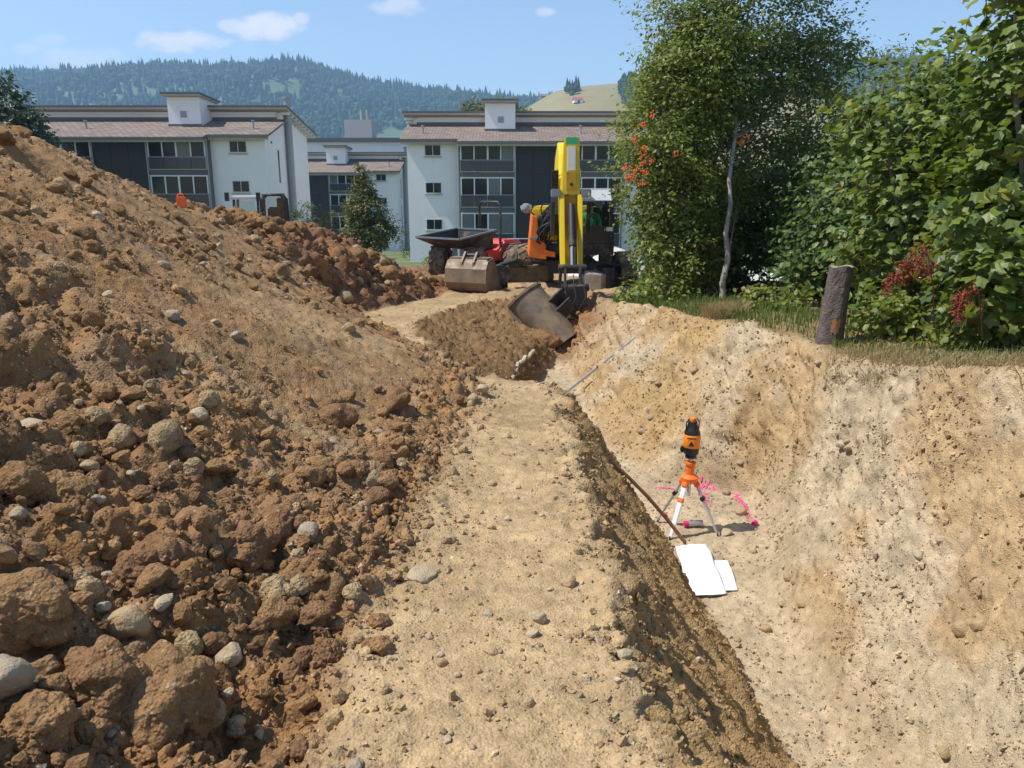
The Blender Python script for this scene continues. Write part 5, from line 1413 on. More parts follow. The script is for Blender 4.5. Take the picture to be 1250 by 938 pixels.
for (u, v, w, lab) in (
        (192, 700, 96, 'big rugged clod overhanging the dark hollow at the heap foot'),
        (300, 672, 74, 'big clod beside the overhanging one, towards the path'),
        (132, 838, 92, 'broad crumbling clod directly below the egg-shaped stone'),
        (205, 862, 104, 'biggest lumpy clod at the foot of the heap'),
        (30, 745, 84, 'dark massive clod above the large grey mauve stone'),
        (52, 888, 74, 'pale crusted clod below the large grey mauve stone'),
        (86, 612, 62, 'rounded clod under the flat pale stone of the heap flank'),
        (26, 596, 60, 'dark clod at the outer edge of the heap flank'),
        (400, 800, 44, 'rust coloured clod at the edge between heap and path'),
        (345, 640, 50, 'upright clod next to the half buried grey stone')):
    put(rnd.choice(CLB), 'earth_clod', u, v, w * .8, lab, 'clod', None, .55, .6)
many(120, CLS, 'earth_clod', [(0, 200, 700, 930, 'among the big clods at the heap foot'), (200, 400, 640, 930, 'between the big clods and the path'), (0, 300, 480, 620, 'on the rough flank under the flat pale stone'), (300, 480, 560, 800, 'in the crumbly rim along the path start'), (380, 540, 480, 680, 'along the heap foot beside the far path')], (13, 24), 'clod', 'clods of the near heap', .3)
many(60, CLS, 'earth_clod', [(0, 110, 160, 300, 'just below the highest crest of the near heap'), (60, 220, 215, 330, 'below the canister on the heap crest'), (20, 140, 260, 400, 'in the upper hollow of the scraped slope'), (150, 330, 430, 520, 'halfway down the scraped slope')], (7, 14), 'clod', 'clods of the high slope', .3)
many(110, CLS, 'earth_clod', [(205, 340, 262, 320, 'on the dark heap next to the canister'), (340, 480, 280, 340, 'on the dark heap below the young tree'), (420, 545, 310, 352, 'on the tail of the dark heap by the spare bucket'), (280, 420, 310, 370, 'at the foot of the dark heap')], (6, 13), 'clod', 'clods of the dark heap', .25)

# ================================================================ plants
L_OVAL = (np.array([(0, 0, 0), (.45, -.30, .07), (1, 0, -.04), (.45, .30, .07)]), np.array([(0, 1, 2), (0, 2, 3)]))
def maple_leaf():
    out = []
    for k, (a, r) in enumerate([(-150, .42), (-115, .66), (-88, .56), (-55, .88), (-30, .64), (0, 1.0), (30, .64), (55, .88), (88, .56), (115, .66), (150, .42)]):
        out.append((.35 + r * math.cos(R(a)) * .62, r * math.sin(R(a)) * .62, .05 * math.cos(R(a * 3)) - .10 * r * r))
    v = np.array([(.30, 0, .06)] + out)
    return v, np.array([(0, i, i + 1) for i in range(1, len(out))] + [(0, len(out), 1)])
L_MAPLE = maple_leaf()
L_ROUND = (np.array([(0, 0, 0), (.3, -.36, .05), (.75, -.28, .03), (1, 0, -.05), (.75, .28, .03), (.3, .36, .05)]), np.array([(0, 1, 3), (1, 2, 3), (0, 3, 5), (5, 3, 4)]))

def leaf_cloud(pos, size, tmpl, up=.9, outd=None, seed=0, droop=.3):
    """leaves at pos; normals lean up and outward"""
    r_ = np.random.RandomState(seed); n = len(pos)
    nrm = r_.randn(n, 3) * .55 + np.array([-.12, -.05, up])
    if outd is not None: nrm = nrm + outd * .65
    nrm /= np.linalg.norm(nrm, axis=1, keepdims=True)
    t = r_.randn(n, 3) + np.array([0, 0, -droop]); t -= nrm * (t * nrm).sum(1, keepdims=True); t /= np.linalg.norm(t, axis=1, keepdims=True) + 1e-9
    b = np.cross(nrm, t)
    tv, tf = tmpl
    s = size * (.6 + .65 * r_.rand(n))
    vv = (tv[None, :, 0, None] * t[:, None] + tv[None, :, 1, None] * b[:, None] + tv[None, :, 2, None] * nrm[:, None]) * s[:, None, None] + pos[:, None]
    return vv.reshape(-1, 3), (tf[None] + (np.arange(n) * len(tv))[:, None, None]).reshape(-1, 3)

def crown_points(blobs, n_clump, per, cr, seed, hollow=.55, zflat=.75):
    """clump centres near the skin of a union of ellipsoids; leaves spread round them"""
    r_ = np.random.RandomState(seed)
    w = np.array([b[1][0] * b[1][1] * b[1][2] for b in blobs]) ** .67; w /= w.sum()
    cen, outs = [], []
    for k in r_.choice(len(blobs), n_clump, p=w):
        c, rr = blobs[k]
        d = r_.randn(3); d /= np.linalg.norm(d)
        q = hollow + (1 - hollow) * r_.rand() ** .6
        q *= .86 + .3 * r_.rand()
        cen.append(np.array(c) + d * np.array(rr) * q); outs.append(d)
    cen = np.array(cen); outs = np.array(outs)
    cnt = np.maximum(4, (per * r_.uniform(.35, 1.5, n_clump))).astype(int)
    id_ = np.repeat(np.arange(n_clump), cnt)
    off = r_.randn(len(id_), 3) * np.array([1, 1, zflat]) * (cr * r_.uniform(.6, 1.25, n_clump))[id_][:, None] * .55
    return cen, cen[id_] + off, outs[id_]

M_BARK = mat('grey_bark', (.16, .135, .11), .9, var=.35, vscale=14, bump=.6, bscale=30)
M_BIRCH = mat('pale_bark', (.33, .30, .25), .85, var=.4, vscale=14, bump=.4, bscale=30, dirt=(.10, .08, .07), dirt_amt=.35, dscale=8)
def tree(name, base, trunk, blobs, n_clump, per, cr, leaf, tmpl, mt, bark, label, cat='tree', seed=1, group=None, r0=.07, limb_mat=None, sprays=0, limbs=16, hollow=.55, up=.9, stems=None, minleaf=None, kind=None):
    base = Vector(base)
    root = empty(name, base, 0, label, cat, group)
    bl = [(np.array(c) , r) for c, r in blobs]
    cen, pos, outs = crown_points(bl, n_clump, per, cr, seed, hollow)
    if sprays:                                  # thin twigs reaching out of the outline
        r2 = np.random.RandomState(seed + 1); ep, eo = [], []
        for k in range(sprays):
            c, rr = bl[r2.randint(len(bl))]
            d = r2.randn(3) * np.array([1, .7, .8]) + np.array([0, 0, .45]); d /= np.linalg.norm(d)
            p0 = c + d * np.array(rr) * .95; ln = r2.uniform(.3, .75); dd = d + np.array([0, 0, .35 * r2.randn() + .2])
            for q in range(16):
                t = q / 15.0; ep.append(p0 + dd * ln * t + r2.randn(3) * .035); eo.append(d)
        pos = np.concatenate([pos, np.array(ep)]); outs = np.concatenate([outs, np.array(eo)])
    ok = pos[:, 2] > (base.z + .05 if minleaf is None else minleaf)
    pos, outs = pos[ok], outs[ok]
    V_, F_ = leaf_cloud(pos, leaf, tmpl, up, outs, seed)
    link('crown', np_mesh('crown', V_ - np.array(base), F_, mt, False), root)
    m_ = MB()
    for tr in (stems or [trunk]):
        pts = [Vector(p) for p in tr]
        m_.tube(pts, [r0 * (1 - .75 * k / (len(pts) - 1)) for k in range(len(pts))], 9)
    wb(m_, 'trunk', bark, root, smooth=True)
    m_ = MB(); r_ = random.Random(seed)
    trs = stems or [trunk]
    for k in range(min(limbs, len(cen))):
        c = Vector(cen[r_.randrange(len(cen))]); tr = r_.choice(trs)
        cand = [Vector(tr[i]).lerp(Vector(tr[i + 1]), q) for i in range(len(tr) - 1) for q in (0, .33, .66)]
        cand = [q for q in cand if q.z < c.z - .1] or [Vector(tr[0])]
        s = min(cand, key=lambda q: (q - c).length + .6 * abs((c.z - q.z) - .7 * math.hypot(c.x - q.x, c.y - q.y)))
        md = s.lerp(c, .5) + Vector((0, 0, .12 * (c - s).length)) + Vector((r_.uniform(-.08, .08), r_.uniform(-.08, .08), 0))
        m_.tube([s, s.lerp(md, .55) + Vector((0, 0, .03)), md, c], [r0 * .34, r0 * .26, r0 * .18, r0 * .08], 5)
    wb(m_, 'limbs', limb_mat or bark, root, smooth=True)
    return root, cen

LM_ROW = leaf_mat('rowan_leaf', (.10, .15, .026), (.23, .275, .05), (.36, .30, .06), trans=.42)
LM_BIR = leaf_mat('birch_leaf', (.08, .125, .03), (.20, .245, .065), (.34, .34, .15), trans=.42, rough=.35)
LM_MAP = leaf_mat('maple_leaf', (.065, .115, .02), (.18, .23, .04), (.32, .31, .07), trans=.4)
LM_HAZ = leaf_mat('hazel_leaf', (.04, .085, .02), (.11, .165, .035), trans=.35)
LM_WIL = leaf_mat('willow_leaf', (.075, .11, .05), (.15, .19, .09), trans=.3)
LM_YEL = leaf_mat('turning_leaf', (.045, .075, .015), (.15, .15, .025), (.35, .22, .03))
LM_DRK = leaf_mat('dark_leaf', (.022, .045, .016), (.06, .09, .03), trans=.25)
def gz(x, y): return ground_z(x, y)

# -- rowan at the trench end, with berries
b0 = Vector((3.25, 15.2, gz(3.25, 15.2)))
rw, rcen = tree('rowan_tree', b0, None, [((2.98, 15.2, -.1), (.9, .9, 1.3)), ((2.75, 15.1, .9), (.95, .95, 1.3)), ((3.3, 15.3, 2.1), (.95, .95, 1.3)), ((3.6, 15.5, .6), (.85, .9, 1.9)),
          ((3.15, 15.0, -1.2), (.75, .7, .75)), ((3.4, 15.1, -1.3), (.6, .6, .7))],
     900, 42, .26, .09, L_OVAL, LM_ROW, M_BARK, 'bushy rowan tree with clusters of orange berries beside the excavator', seed=3, r0=.045,
     stems=[[b0 + Vector((dx * .15, dy * .1, -.1)), b0 + Vector((dx * .3, 0, 1.2)), b0 + Vector((dx * .65, dy * .2, 2.6)), b0 + Vector((dx * .9, dy * .3, 4.2))] for dx, dy in ((-.9, 1), (-.45, -1), (.0, .5), (.5, -.6), (.9, .8))], limbs=60, hollow=.45, sprays=90)
M_BERRY = mat('orange_berry', (.80, .16, .02), .4, var=.15)
for (u, v) in ((764, 204), (775, 209), (785, 211), (772, 217), (785, 225), (767, 218), (788, 201), (785, 190), (789, 181), (775, 171), (794, 196), (826, 188), (785, 153), (910, 167), (905, 175), (797, 140)):
    c = at(u, v, 14.25 if u < 850 else 14.6); m_ = MB(); bv, bf = ico(1)
    for k in range(14):
        d = Vector((rnd.gauss(0, .045), rnd.gauss(0, .04), rnd.gauss(0, .03)))
        m_.add((bv * .017 + np.array(c + d)).tolist(), bf.tolist())
    tag(wb(m_, 'berry_cluster', M_BERRY, rw, smooth=True), kind='stuff')

# -- birch with the bare pale trunk
b0 = at(883, 362, 14.2); b0.z = gz(b0.x, b0.y)
tree('birch_tree', b0, [b0 + Vector((0, 0, -.1)), at(882, 345, 14.25), at(889, 315, 14.3), at(886, 285, 14.3), at(892, 250, 14.4), at(890, 220, 14.5), at(897, 170, 14.9), at(905, 90, 15.8), at(915, 0, 15.9), at(920, -70, 16)],
     [((4.5, 16.0, 3.4), (1.5, 1.3, 2.1)), ((3.9, 15.9, 2.0), (1.4, 1.2, 1.4)), ((5.4, 16.2, 1.8), (1.25, 1.2, 1.4)), ((4.9, 16.2, .4), (1.2, 1.0, 1.1)), ((4.2, 16.0, 5.0), (1.0, 1.0, 1.0)), ((3.2, 15.8, 3.0), (.8, .8, 1.1)), ((6.0, 16.3, 2.3), (.8, .8, .8))],
     1050, 42, .30, .088, L_OVAL, LM_BIR, M_BIRCH, 'slender birch with a bare pale trunk rising from the grassy bank', seed=5, r0=.062, limb_mat=M_BARK, limbs=50, hollow=.3, sprays=130)
# twigs sticking out of the birch outline
# -- shaded shrubs behind the trunk
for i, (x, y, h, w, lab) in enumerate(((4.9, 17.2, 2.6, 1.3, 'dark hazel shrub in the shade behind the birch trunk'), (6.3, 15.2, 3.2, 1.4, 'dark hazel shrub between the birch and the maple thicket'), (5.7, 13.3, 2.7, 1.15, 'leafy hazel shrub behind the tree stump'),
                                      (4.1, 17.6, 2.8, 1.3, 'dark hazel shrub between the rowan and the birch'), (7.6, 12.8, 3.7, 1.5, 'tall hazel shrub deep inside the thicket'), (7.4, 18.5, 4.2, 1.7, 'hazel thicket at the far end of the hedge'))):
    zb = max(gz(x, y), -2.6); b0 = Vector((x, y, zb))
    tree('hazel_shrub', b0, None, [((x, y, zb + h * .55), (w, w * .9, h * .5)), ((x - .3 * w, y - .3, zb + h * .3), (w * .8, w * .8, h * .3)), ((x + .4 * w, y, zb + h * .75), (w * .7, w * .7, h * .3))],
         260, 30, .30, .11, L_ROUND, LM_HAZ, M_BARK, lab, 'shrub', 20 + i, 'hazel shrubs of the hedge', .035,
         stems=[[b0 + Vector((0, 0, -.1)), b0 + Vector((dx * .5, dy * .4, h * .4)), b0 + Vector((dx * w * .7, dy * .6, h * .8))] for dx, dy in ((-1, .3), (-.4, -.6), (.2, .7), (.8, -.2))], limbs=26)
# -- weeping willow further back
b0 = Vector((10.4, 24, -3.0))
tree('willow_tree', b0, [b0, b0 + Vector((.1, 0, 2)), b0 + Vector((.2, .1, 4.5)), b0 + Vector((.3, 0, 6))], [((10.8, 24, 1.6), (1.5, 1.3, 2.2)), ((11.2, 24, 2.6), (1.3, 1.2, 1.3)), ((10.2, 24, .2), (1.2, 1.2, 2.0)), ((12.6, 24, .5), (1.8, 1.5, 2.2))],
     330, 50, .4, .09, (L_OVAL[0] * np.array([1, .5, 1]), L_OVAL[1]), LM_WIL, M_BARK, 'pale silvery weeping willow glimpsed behind the hedge', seed=31, r0=.12, limbs=24, up=.1)
# -- maple thicket in front
def maple(x, y, blobs, n, per, lab, seed, leaf=.15, cr=.34, big=0, h=4.0, r0=.04):
    zb = gz(x, y); b0 = Vector((x, y, zb))
    root, cen = tree('maple_shrub', b0, None, blobs, n, per, cr, leaf, L_MAPLE, LM_MAP, M_BARK, lab, 'shrub', seed, 'maple thicket', r0,
         stems=[[b0 + Vector((dx * .1, dy * .1, -.1)), b0 + Vector((dx * .25, dy * .25, h * .35)), b0 + Vector((dx * .6, dy * .4, h * .75)), b0 + Vector((dx * .75, dy * .5, h))] for dx, dy in ((-1, -.3), (-.3, .5), (.3, -.5), (.9, .4))], limbs=40, up=1.0)
    if big:
        v, f = L_MAPLE; me = np_mesh('leaf', v, f, LM_MAP, False)
        r_ = random.Random(seed); bl = blobs
        for k in range(big):
            c, rr = r_.choice(bl)
            d = Vector((r_.gauss(-.5, .6), r_.gauss(-1.0, .5), r_.gauss(.1, .7))).normalized()
            p = Vector(c) + Vector((d.x * rr[0], d.y * rr[1], d.z * rr[2])) * r_.uniform(.95, 1.12)
            if p.z < zb + .1: continue
            o = link('leaf', me, root, p - b0)
            n_ = (d * .5 + Vector((r_.gauss(-.1, .35), r_.gauss(-.1, .35), 1))).normalized()
            q = n_.to_track_quat('Z', 'X'); o.rotation_mode = 'QUATERNION'
            from mathutils import Quaternion
            o.rotation_quaternion = q @ Quaternion((0, 0, 1), r_.uniform(0, 6.28))
            s = leaf * r_.uniform(.75, 1.2); o.scale = (s, s, s)
maple(5.0, 9.6, [((4.95, 9.8, -.35), (.95, .9, 1.2)), ((4.9, 9.9, .75), (.85, .8, .8)), ((5.5, 9.9, .3), (.9, .8, 1.3)), ((4.6, 9.4, -1.0), (.7, .6, .7))], 300, 20, 'maple shrub just behind the tree stump', 41, .13, .30, 110, 2.5)
maple(5.6, 8.4, [((5.5, 8.5, -.2), (.9, .8, 1.2)), ((5.7, 8.5, 1.0), (.75, .7, .7)), ((5.1, 8.2, -.95), (.7, .55, .65)), ((6.3, 8.6, .4), (.8, .8, 1.3))], 300, 20, 'maple shrub standing behind the red dock stalks', 43, .14, .30, 110, 2.6)
maple(5.2, 7.7, [((4.75, 7.7, .1), (.75, .7, 1.0)), ((4.95, 7.7, 1.15), (.72, .7, .85)), ((5.15, 7.7, 2.1), (.75, .75, .9)), ((4.6, 7.4, -.85), (.6, .5, .45)), ((5.8, 7.9, 1.0), (.9, .9, 1.8)), ((5.6, 7.7, 2.8), (.7, .7, .8)), ((6.2, 7.2, .6), (.8, .8, 1.6))], 480, 20, 'tallest maple with large sunlit leaves at the near end of the hedge', 47, .145, .30, 150, 3.0, .05)
# tall shoots over the thicket
for i, (u, v0, v1, y) in enumerate(((1117, 190, 55, 10.6), (1140, 190, 62, 10.3), (1160, 180, 40, 10.2), (1125, 200, 85, 10.9))):
    p0, p1 = at(u, v0, y), at(u - 2, v1, y); p0.z -= .9
    root = empty('maple_shoot', p0, 0, 'tall thin maple shoot standing above the thicket against the sky', 'shoot', 'maple shoots')
    wb(MB().tube([p0, p0.lerp(p1, .5) + Vector((.03, 0, 0)), p1], .009, 6, .003), 'stem', M_BARK, root)
    pos = []
    for t in np.linspace(.3, 1, 9):
        c = p0.lerp(p1, float(t))
        for s in range(7): pos.append(c + Vector((rnd.gauss(0, .13), rnd.gauss(0, .12), rnd.gauss(0, .03))))
    V_, F_ = leaf_cloud(np.array(pos), .13, L_MAPLE, 1.3, None, 60 + i)
    link('leaves', np_mesh('leaves', V_ - np.array(p0), F_, LM_MAP), root)
# -- trees among the buildings
b0 = Vector((-8.1, 44.5, -4.6))
tree('young_tree', b0, [b0, b0 + Vector((0, 0, 2)), b0 + Vector((.05, 0, 4)), b0 + Vector((0, 0, 5.6))], [((-8.0, 44.5, -2.4), (1.55, 1.4, 1.1)), ((-8.1, 44.5, -1.4), (1.1, 1.1, 1.1)), ((-8.2, 44.5, -.3), (.65, .65, .9)), ((-8.25, 44.5, .6), (.3, .3, .7))],
     330, 34, .32, .17, L_OVAL, LM_YEL, M_BARK, 'young cone-shaped tree with yellowing leaves between the buildings', seed=51, r0=.09, limbs=30)
b0 = Vector((-31.2, 50, -5.0))
tree('broadleaf_tree', b0, [b0, b0 + Vector((0, 0, 4)), b0 + Vector((.3, 0, 8)), b0 + Vector((.3, 0, 11))], [((-31.5, 50, 4.2), (2.6, 2.4, 2.6)), ((-30.2, 50, 3.6), (2.0, 2.0, 1.6)), ((-33.5, 50, 5.2), (2.6, 2.4, 2.4)), ((-32, 50, 1.5), (3.0, 2.5, 2.5)), ((-29.9, 50, 1.7), (1.6, 2, 1.8))],
     420, 34, .7, .33, L_OVAL, LM_DRK, M_BARK, 'dark leafy tree rising behind the crest of the big soil heap', seed=53, r0=.22, limbs=30)
for (u, y, zt, w, lab, sd) in ((578, 112, at(578, 122, 112).z, 2.0, 'yellowish tree top showing over the roof beside the stair tower', 55), (612, 110, at(612, 121, 110).z, 3.4, 'broad green tree top showing behind the stair tower', 56)):
    c = at(u, 140, y); b0 = Vector((c.x, y, -8))
    tree('roofline_tree', b0, [b0, b0 + Vector((0, 0, 8)), b0 + Vector((.2, 0, zt + 6.5))], [((c.x, y, zt - 2.4), (w, w, 2.4)), ((c.x + w * .5, y, zt - 3.4), (w * .8, w, 2.0)), ((c.x - .4 * w, y, zt - 5), (w, w, 3))],
         200, 30, .8, .42, L_OVAL, LM_YEL if sd == 55 else LM_ROW, M_BARK, lab, seed=sd, group='trees behind the roof', r0=.2, limbs=16)
for (u, v, y, w, h, lab, sd, mt) in ((530, 318, 52, .75, 1.0, 'small round garden bush at the foot of the white wall', 61, LM_ROW), (501, 290, 68, 1.3, 2.7, 'dark clipped bush in the gap left of the white block', 62, LM_DRK), (350, 262, 50, .8, 2.3, 'straggly sapling at the foot of the gable', 63, LM_WIL),
                                (398, 268, 60, .8, 1.8, 'yellow green bush at the corner below the flue gable', 64, LM_YEL), (375, 262, 52, .6, 1.8, 'thin bush beside the straggly sapling', 65, LM_WIL)):
    p = at(u, v, y); b0 = Vector((p.x, y, float(G0(np.array([p.x]), np.array([y]))[0])))
    zt = at(u, v, y).z + h * .5
    tree('garden_bush', b0, [b0, Vector((p.x, y, (b0.z + zt) / 2)), Vector((p.x, y, zt))], [((p.x, y, zt - h * .5), (w, w, h * .5)), ((p.x + .2, y, zt - h * .8), (w * .9, w * .9, h * .5)), ((p.x, y, (zt + b0.z) / 2), (w * .7, w * .7, max(.4, (zt - b0.z) * .4)))],
         60, 26, .3, .14, L_OVAL, mt, M_BARK, lab, 'bush', sd, 'bushes among the buildings', .03, limbs=8)

# -- stump
sb = hit(1011, 418)
SU = empty('tree_stump', (sb.x, sb.y, sb.z - .1), 0, 'tall sawn tree stump with dark scaly bark at the edge of the bank', 'stump')
hgt = 84 / F * sb.length * 1.02 + .1; r_s = 12.5 / F * sb.length
m_ = MB(); nn, kk = 30, 16; vs, fs = [], []
for j in range(kk):
    t = j / (kk - 1)
    for i in range(nn):
        a = 2 * math.pi * i / nn
        rr = r_s * (1.28 - .3 * t ** .5) * (1 + .05 * math.sin(5 * a + 2) + .07 * (vnoise(np.array([i * .9]), np.array([j * 1.7]), 3)[0] - .5))
        vs.append((rr * math.cos(a) + .06 * t, rr * math.sin(a), hgt * t + (.012 * math.sin(3 * a) if j == kk - 1 else 0)))
for j in range(kk - 1):
    for i in range(nn): fs.append((j*nn+i, j*nn+(i+1) % nn, (j+1)*nn+(i+1) % nn, (j+1)*nn+i))
m_.add(vs, fs).build('bark', mat('scaly_bark', (.11, .085, .075), .95, var=.5, vscale=22, bump=1.0, bscale=38, dirt=(.2, .16, .13), dirt_amt=.3, dscale=14), SU)
m_ = MB(); ring = [(v[0], v[1], v[2] - .006) for v in vs[-nn:]]; m_.add(ring + [(.06, 0, hgt - .01)], [(i, (i+1) % nn, nn) for i in range(nn)]); m_.build('cut_face', mat('grey_cut_wood', (.32, .27, .22), .9, var=.3, vscale=20), SU)
m_ = MB()
for (z0, z1, a0, a1) in ((.22, .37, -2.0, -1.35),):
    pv = []
    for q in range(6):
        for s in range(5):
            a = a0 + (a1 - a0) * q / 5; z = z0 + (z1 - z0) * s / 4; rr = r_s * (1.3 - .3 * (z / hgt) ** .5) + .004; z += .03 * math.sin(q * 2.1 + s) ; a += .09 * math.sin(s * 2.3 + 1)
            pv.append((rr * math.cos(a) + .06 * z / hgt, rr * math.sin(a), z))
    m_.add(pv, [(q*5+s, q*5+5+s, q*5+6+s, q*5+1+s) for q in range(5) for s in range(4)])
m_.build('bare_wood', mat('orange_wood', (.36, .16, .06), .8, var=.35, vscale=20), SU)

# -- red dock stalks
M_DOCK = leaf_mat('dock_seed', (.14, .025, .014), (.30, .07, .03), trans=.15, rough=.9)
M_STALK = mat('red_stalk', (.16, .07, .04), .8, var=.3)
def dock(u0, v0, y, paths, lab, n):
    p0 = at(u0, v0, y); p0.z = gz(p0.x, y)
    root = empty('dock_plant', p0, 0, lab, 'weed', 'dock stalks')
    m_ = MB(); pos = []
    for (pth, dens) in paths:
        pts = [at(u, v, y - .06 * k) for k, (u, v) in enumerate(pth)]
        m_.tube(pts, .007, 5, .003)
        for k in range(int(n * dens)):
            t = rnd.random() ** .8 * (len(pts) - 1); i = min(int(t), len(pts) - 2)
            pos.append(pts[i].lerp(pts[i + 1], t - i) + Vector((rnd.gauss(0, .028), rnd.gauss(0, .028), rnd.gauss(0, .028))))
    wb(m_, 'stalks', M_STALK, root)
    V_, F_ = leaf_cloud(np.array(pos), .032, L_OVAL, .2, None, 71)
    tag(link('seed_heads', np_mesh('seed_heads', V_ - np.array(p0), F_, M_DOCK), root), kind='stuff')
dock(1142, 405, 7.3, [([(1140, 400), (1139, 350), (1132, 310), (1128, 296)], .12), ([(1128, 300), (1112, 318), (1097, 332), (1078, 360)], 1), ([(1134, 305), (1120, 325), (1110, 335)], .6), ([(1138, 320), (1135, 330), (1128, 334)], .4), ([(1108, 325), (1100, 345), (1086, 340)], .5)], 'arching stalk of rust red dock seeds behind the stump', 330)
dock(1198, 415, 6.9, [([(1199, 415), (1197, 380), (1193, 352), (1188, 345)], .15), ([(1190, 352), (1178, 362), (1170, 376), (1170, 392)], 1), ([(1180, 358), (1165, 368)], .4)], 'shorter dark red dock stalk on the bank edge under the tall maple', 260)

# -- grass and weeds on the bank
M_GR1 = leaf_mat('grass_blade', (.07, .12, .02), (.16, .22, .05), (.30, .26, .10), trans=.3, rough=.6)
M_GR2 = leaf_mat('dry_grass_blade', (.28, .22, .10), (.45, .36, .18), trans=.3, rough=.7)
def grass(name, n, pick, hmin, hmax, mt, label, seed, lean=.5, w=.006, kind='stuff'):
    r_ = np.random.RandomState(seed); V_, F_ = [], []
    for k in range(n):
        x, y = pick(r_)
        z = gz(x, y) - .01; h = r_.uniform(hmin, hmax); a = r_.rand() * 6.28; ln = h * lean * r_.rand()
        dx, dy = math.cos(a) * ln, math.sin(a) * ln; px, py = -math.sin(a + 1) * w, math.cos(a + 1) * w
        b = len(V_)
        V_ += [(x - px, y - py, z), (x + px, y + py, z), (x + dx * .4 + px * .8, y + dy * .4 + py * .8, z + h * .6), (x + dx * .4 - px * .8, y + dy * .4 - py * .8, z + h * .6), (x + dx, y + dy, z + h * (.95 - .3 * ln / h))]
        F_ += [(b, b+1, b+2), (b, b+2, b+3), (b+3, b+2, b+4)]
    o = link(name, np_mesh(name, V_, F_, mt)); tag(o, label, 'grass', kind=kind)
def bank(y0, y1, d0, d1):
    def f(r_):
        y = r_.uniform(y0, y1); return float(RX_(y)) + d0 + (d1 - d0) * r_.rand() ** 1.3 + .1 * (vnoise(np.array([y * 3.]), np.array([0.]), 4)[0] - .5), y
    return f
grass('grass', 3800, bank(10.2, 16.5, .05, 1.5), .06, .26, M_GR1, 'green grass growing along the edge of the bank below the birch', 81)
grass('bank_grass', 2200, bank(4.2, 10.2, .18, 1.3), .04, .15, M_GR1, 'sparse grass on the bank edge in front of the maple thicket', 82)
grass('dry_grass', 2600, bank(4.2, 8.0, -.04, .55), .05, .18, M_GR2, 'dry straw-coloured grass hanging over the bank edge under the maples', 83, 1.6, .004)
dgp = at(888, 385, 11.6)
def tuft(cx, cy, r):
    def f(r_): a = r_.rand() * 6.28; q = r * r_.rand() ** .5; return cx + q * math.cos(a), cy + q * math.sin(a)
    return f
p = hit(890, 389)
grass('dry_grass_tuft', 1300, tuft(p.x, p.y + .25, .30), .15, .34, M_GR2, 'straw-coloured dry grass tuft at the foot of the birch trunk', 84, 1.3, .004, None)
bpy.data.objects['dry_grass_tuft']['category'] = 'grass tuft'
# low leafy weeds
for i, (x, y, w, h, lab) in enumerate(((3.9, 11.6, .5, .45, 'bright low weeds beside the stump'), (2.75, 14.2, .5, .6, 'low bramble leaves under the rowan at the trench edge'), (2.45, 15.6, .4, .45, 'small weedy clump by the excavator wheel'), (4.5, 7.6, .45, .40, 'low weeds under the maples behind the bank edge'), (4.1, 8.6, .4, .45, 'leafy sprouts growing round the stump foot'), (4.7, 6.2, .45, .4, 'broad-leaved weeds at the near end of the bank'))):
    zb = gz(x, y); b0 = Vector((x, y, zb))
    tree('weed_clump', b0, None, [((x, y, zb + h * .45), (w, w * .7, h * .5)), ((x + .25, y + .1, zb + h * .3), (w * .7, w * .6, h * .35))], 46, 14, .16, .085, L_ROUND, LM_ROW, M_BARK, lab, 'weeds', 90 + i, 'weed clumps on the bank', .008,
         stems=[[b0, b0 + Vector((dx * .1, 0, h * .5)), b0 + Vector((dx * .25, .05, h * .9))] for dx in (-1, 0, 1)], limbs=8)

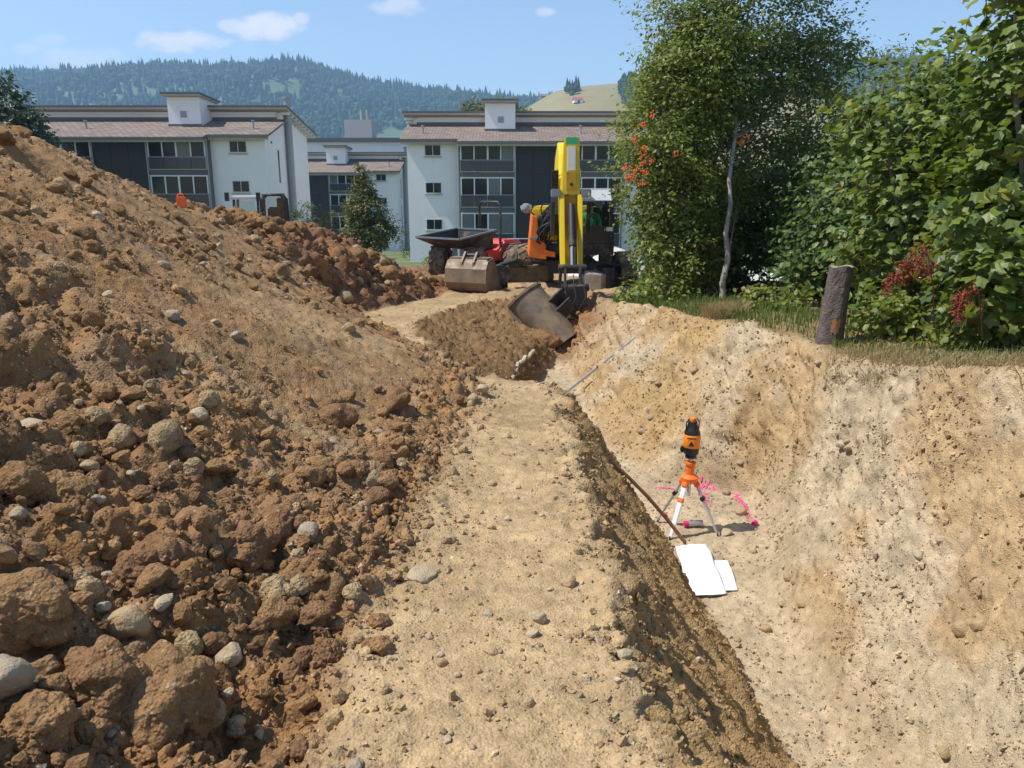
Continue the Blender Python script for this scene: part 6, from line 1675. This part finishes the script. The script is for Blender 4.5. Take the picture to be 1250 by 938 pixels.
# -- pale gravel lane behind the hedge and the gravel heap beside the excavator
M_GRAV = mat('pale_gravel', (.55, .53, .50), .95, var=.2, vscale=8, bump=.5, bscale=20)
n = 24; V_ = []
for i in range(n):
    for j in range(n):
        x, y = 4.5 + 14 * i / (n - 1), 19.5 + 5.5 * j / (n - 1); V_.append((x, y, max(gz(x, y), float(G0(np.array([x]), np.array([y]))[0])) + .16))
q = np.arange(n * n).reshape(n, n)
tag(link('gravel_lane', np_mesh('gravel_lane', V_, np.stack([q[:-1, :-1], q[1:, :-1], q[1:, 1:], q[:-1, 1:]], -1).reshape(-1, 4), M_GRAV, True)), kind='structure')
gp = Vector((3.45, 26.5, -2.95)); m_ = MB(); nn, kk = 40, 16; vs, fs = [], []
for j in range(kk):
    t = j / (kk - 1)
    for i in range(nn):
        a = 6.283 * i / nn; rr = (1 - t) * 1.7 * (1 + .2 * (vnoise(np.array([math.cos(a) * 2 + 9]), np.array([math.sin(a) * 2 + j * .4]), 8)[0] - .5))
        vs.append((rr * math.cos(a), rr * math.sin(a) * .8, 1.05 * (1 - (1 - t) ** 1.3) + .07 * (vnoise(np.array([i * .8]), np.array([j * .9]), 9)[0] - .5) - .06))
for j in range(kk - 1):
    for i in range(nn): fs.append((j*nn+i, j*nn+(i+1) % nn, (j+1)*nn+(i+1) % nn, (j+1)*nn+i))
o = m_.add(vs, fs).build('gravel_heap', M_GRAV, None, smooth=True, loc=gp); tag(o, 'pale grey gravel heap between the excavator cab and the rowan', 'gravel heap')

# -- letterbox post and railing in front of the white block
p = at(547, 322, 54); p.z = float(G0(np.array([p.x]), np.array([54.]))[0])
lb = empty('letterbox_stand', p, 0, 'white post frame with grey letterbox in front of the white block', 'letterbox')
zt = at(547, 296, 54).z - p.z
for x_ in (-.45, .25): MB().box((x_ - .05, -.05, 0), (x_ + .05, .05, zt)).build('post', M_FRAME, lb)
MB().box((.31, -.2, zt - 1.0), (.65, .2, zt - .15)).build('letterbox', M_DGREY, lb)
MB().box((-.5, -.05, zt + .001), (.66, .05, zt + .08)).build('top_rail', M_FRAME, lb)
p = at(637, 310, 57); p.z = float(G0(np.array([p.x]), np.array([57.]))[0]) ; zt = at(637, 291, 57).z - p.z
rl = empty('garden_railing', p, 0, 'white metal garden railing below the glazed bay', 'railing')
for k in range(4): MB().box((-1 + k * .75 - .03, -.03, 0), (-1 + k * .75 + .03, .03, zt)).build('post', M_FRAME, rl)
for z in (.35, .68, 1.0): MB().box((-1.05, -.065, zt * z - .06), (1.4, -.032, zt * z)).build('rail', M_FRAME, rl)

# ================================================================ air
m = bpy.data.materials.new('haze_air'); m.use_nodes = True
N, L = m.node_tree.nodes, m.node_tree.links
N.remove(N['Principled BSDF'])
pv = N.new('ShaderNodeVolumePrincipled'); pv.inputs['Color'].default_value = (.42, .66, 1.0, 1); pv.inputs['Density'].default_value = .00029; pv.inputs['Anisotropy'].default_value = .2
L.new(pv.outputs[0], N['Material Output'].inputs['Volume'])
hz = MB().box((-3100, -60, -14), (3100, 3300, 420)).build('haze', m)
tag(hz, kind='stuff'); hz['label'] = 'thin bluish summer haze in the air over the valley'; hz['category'] = 'haze'
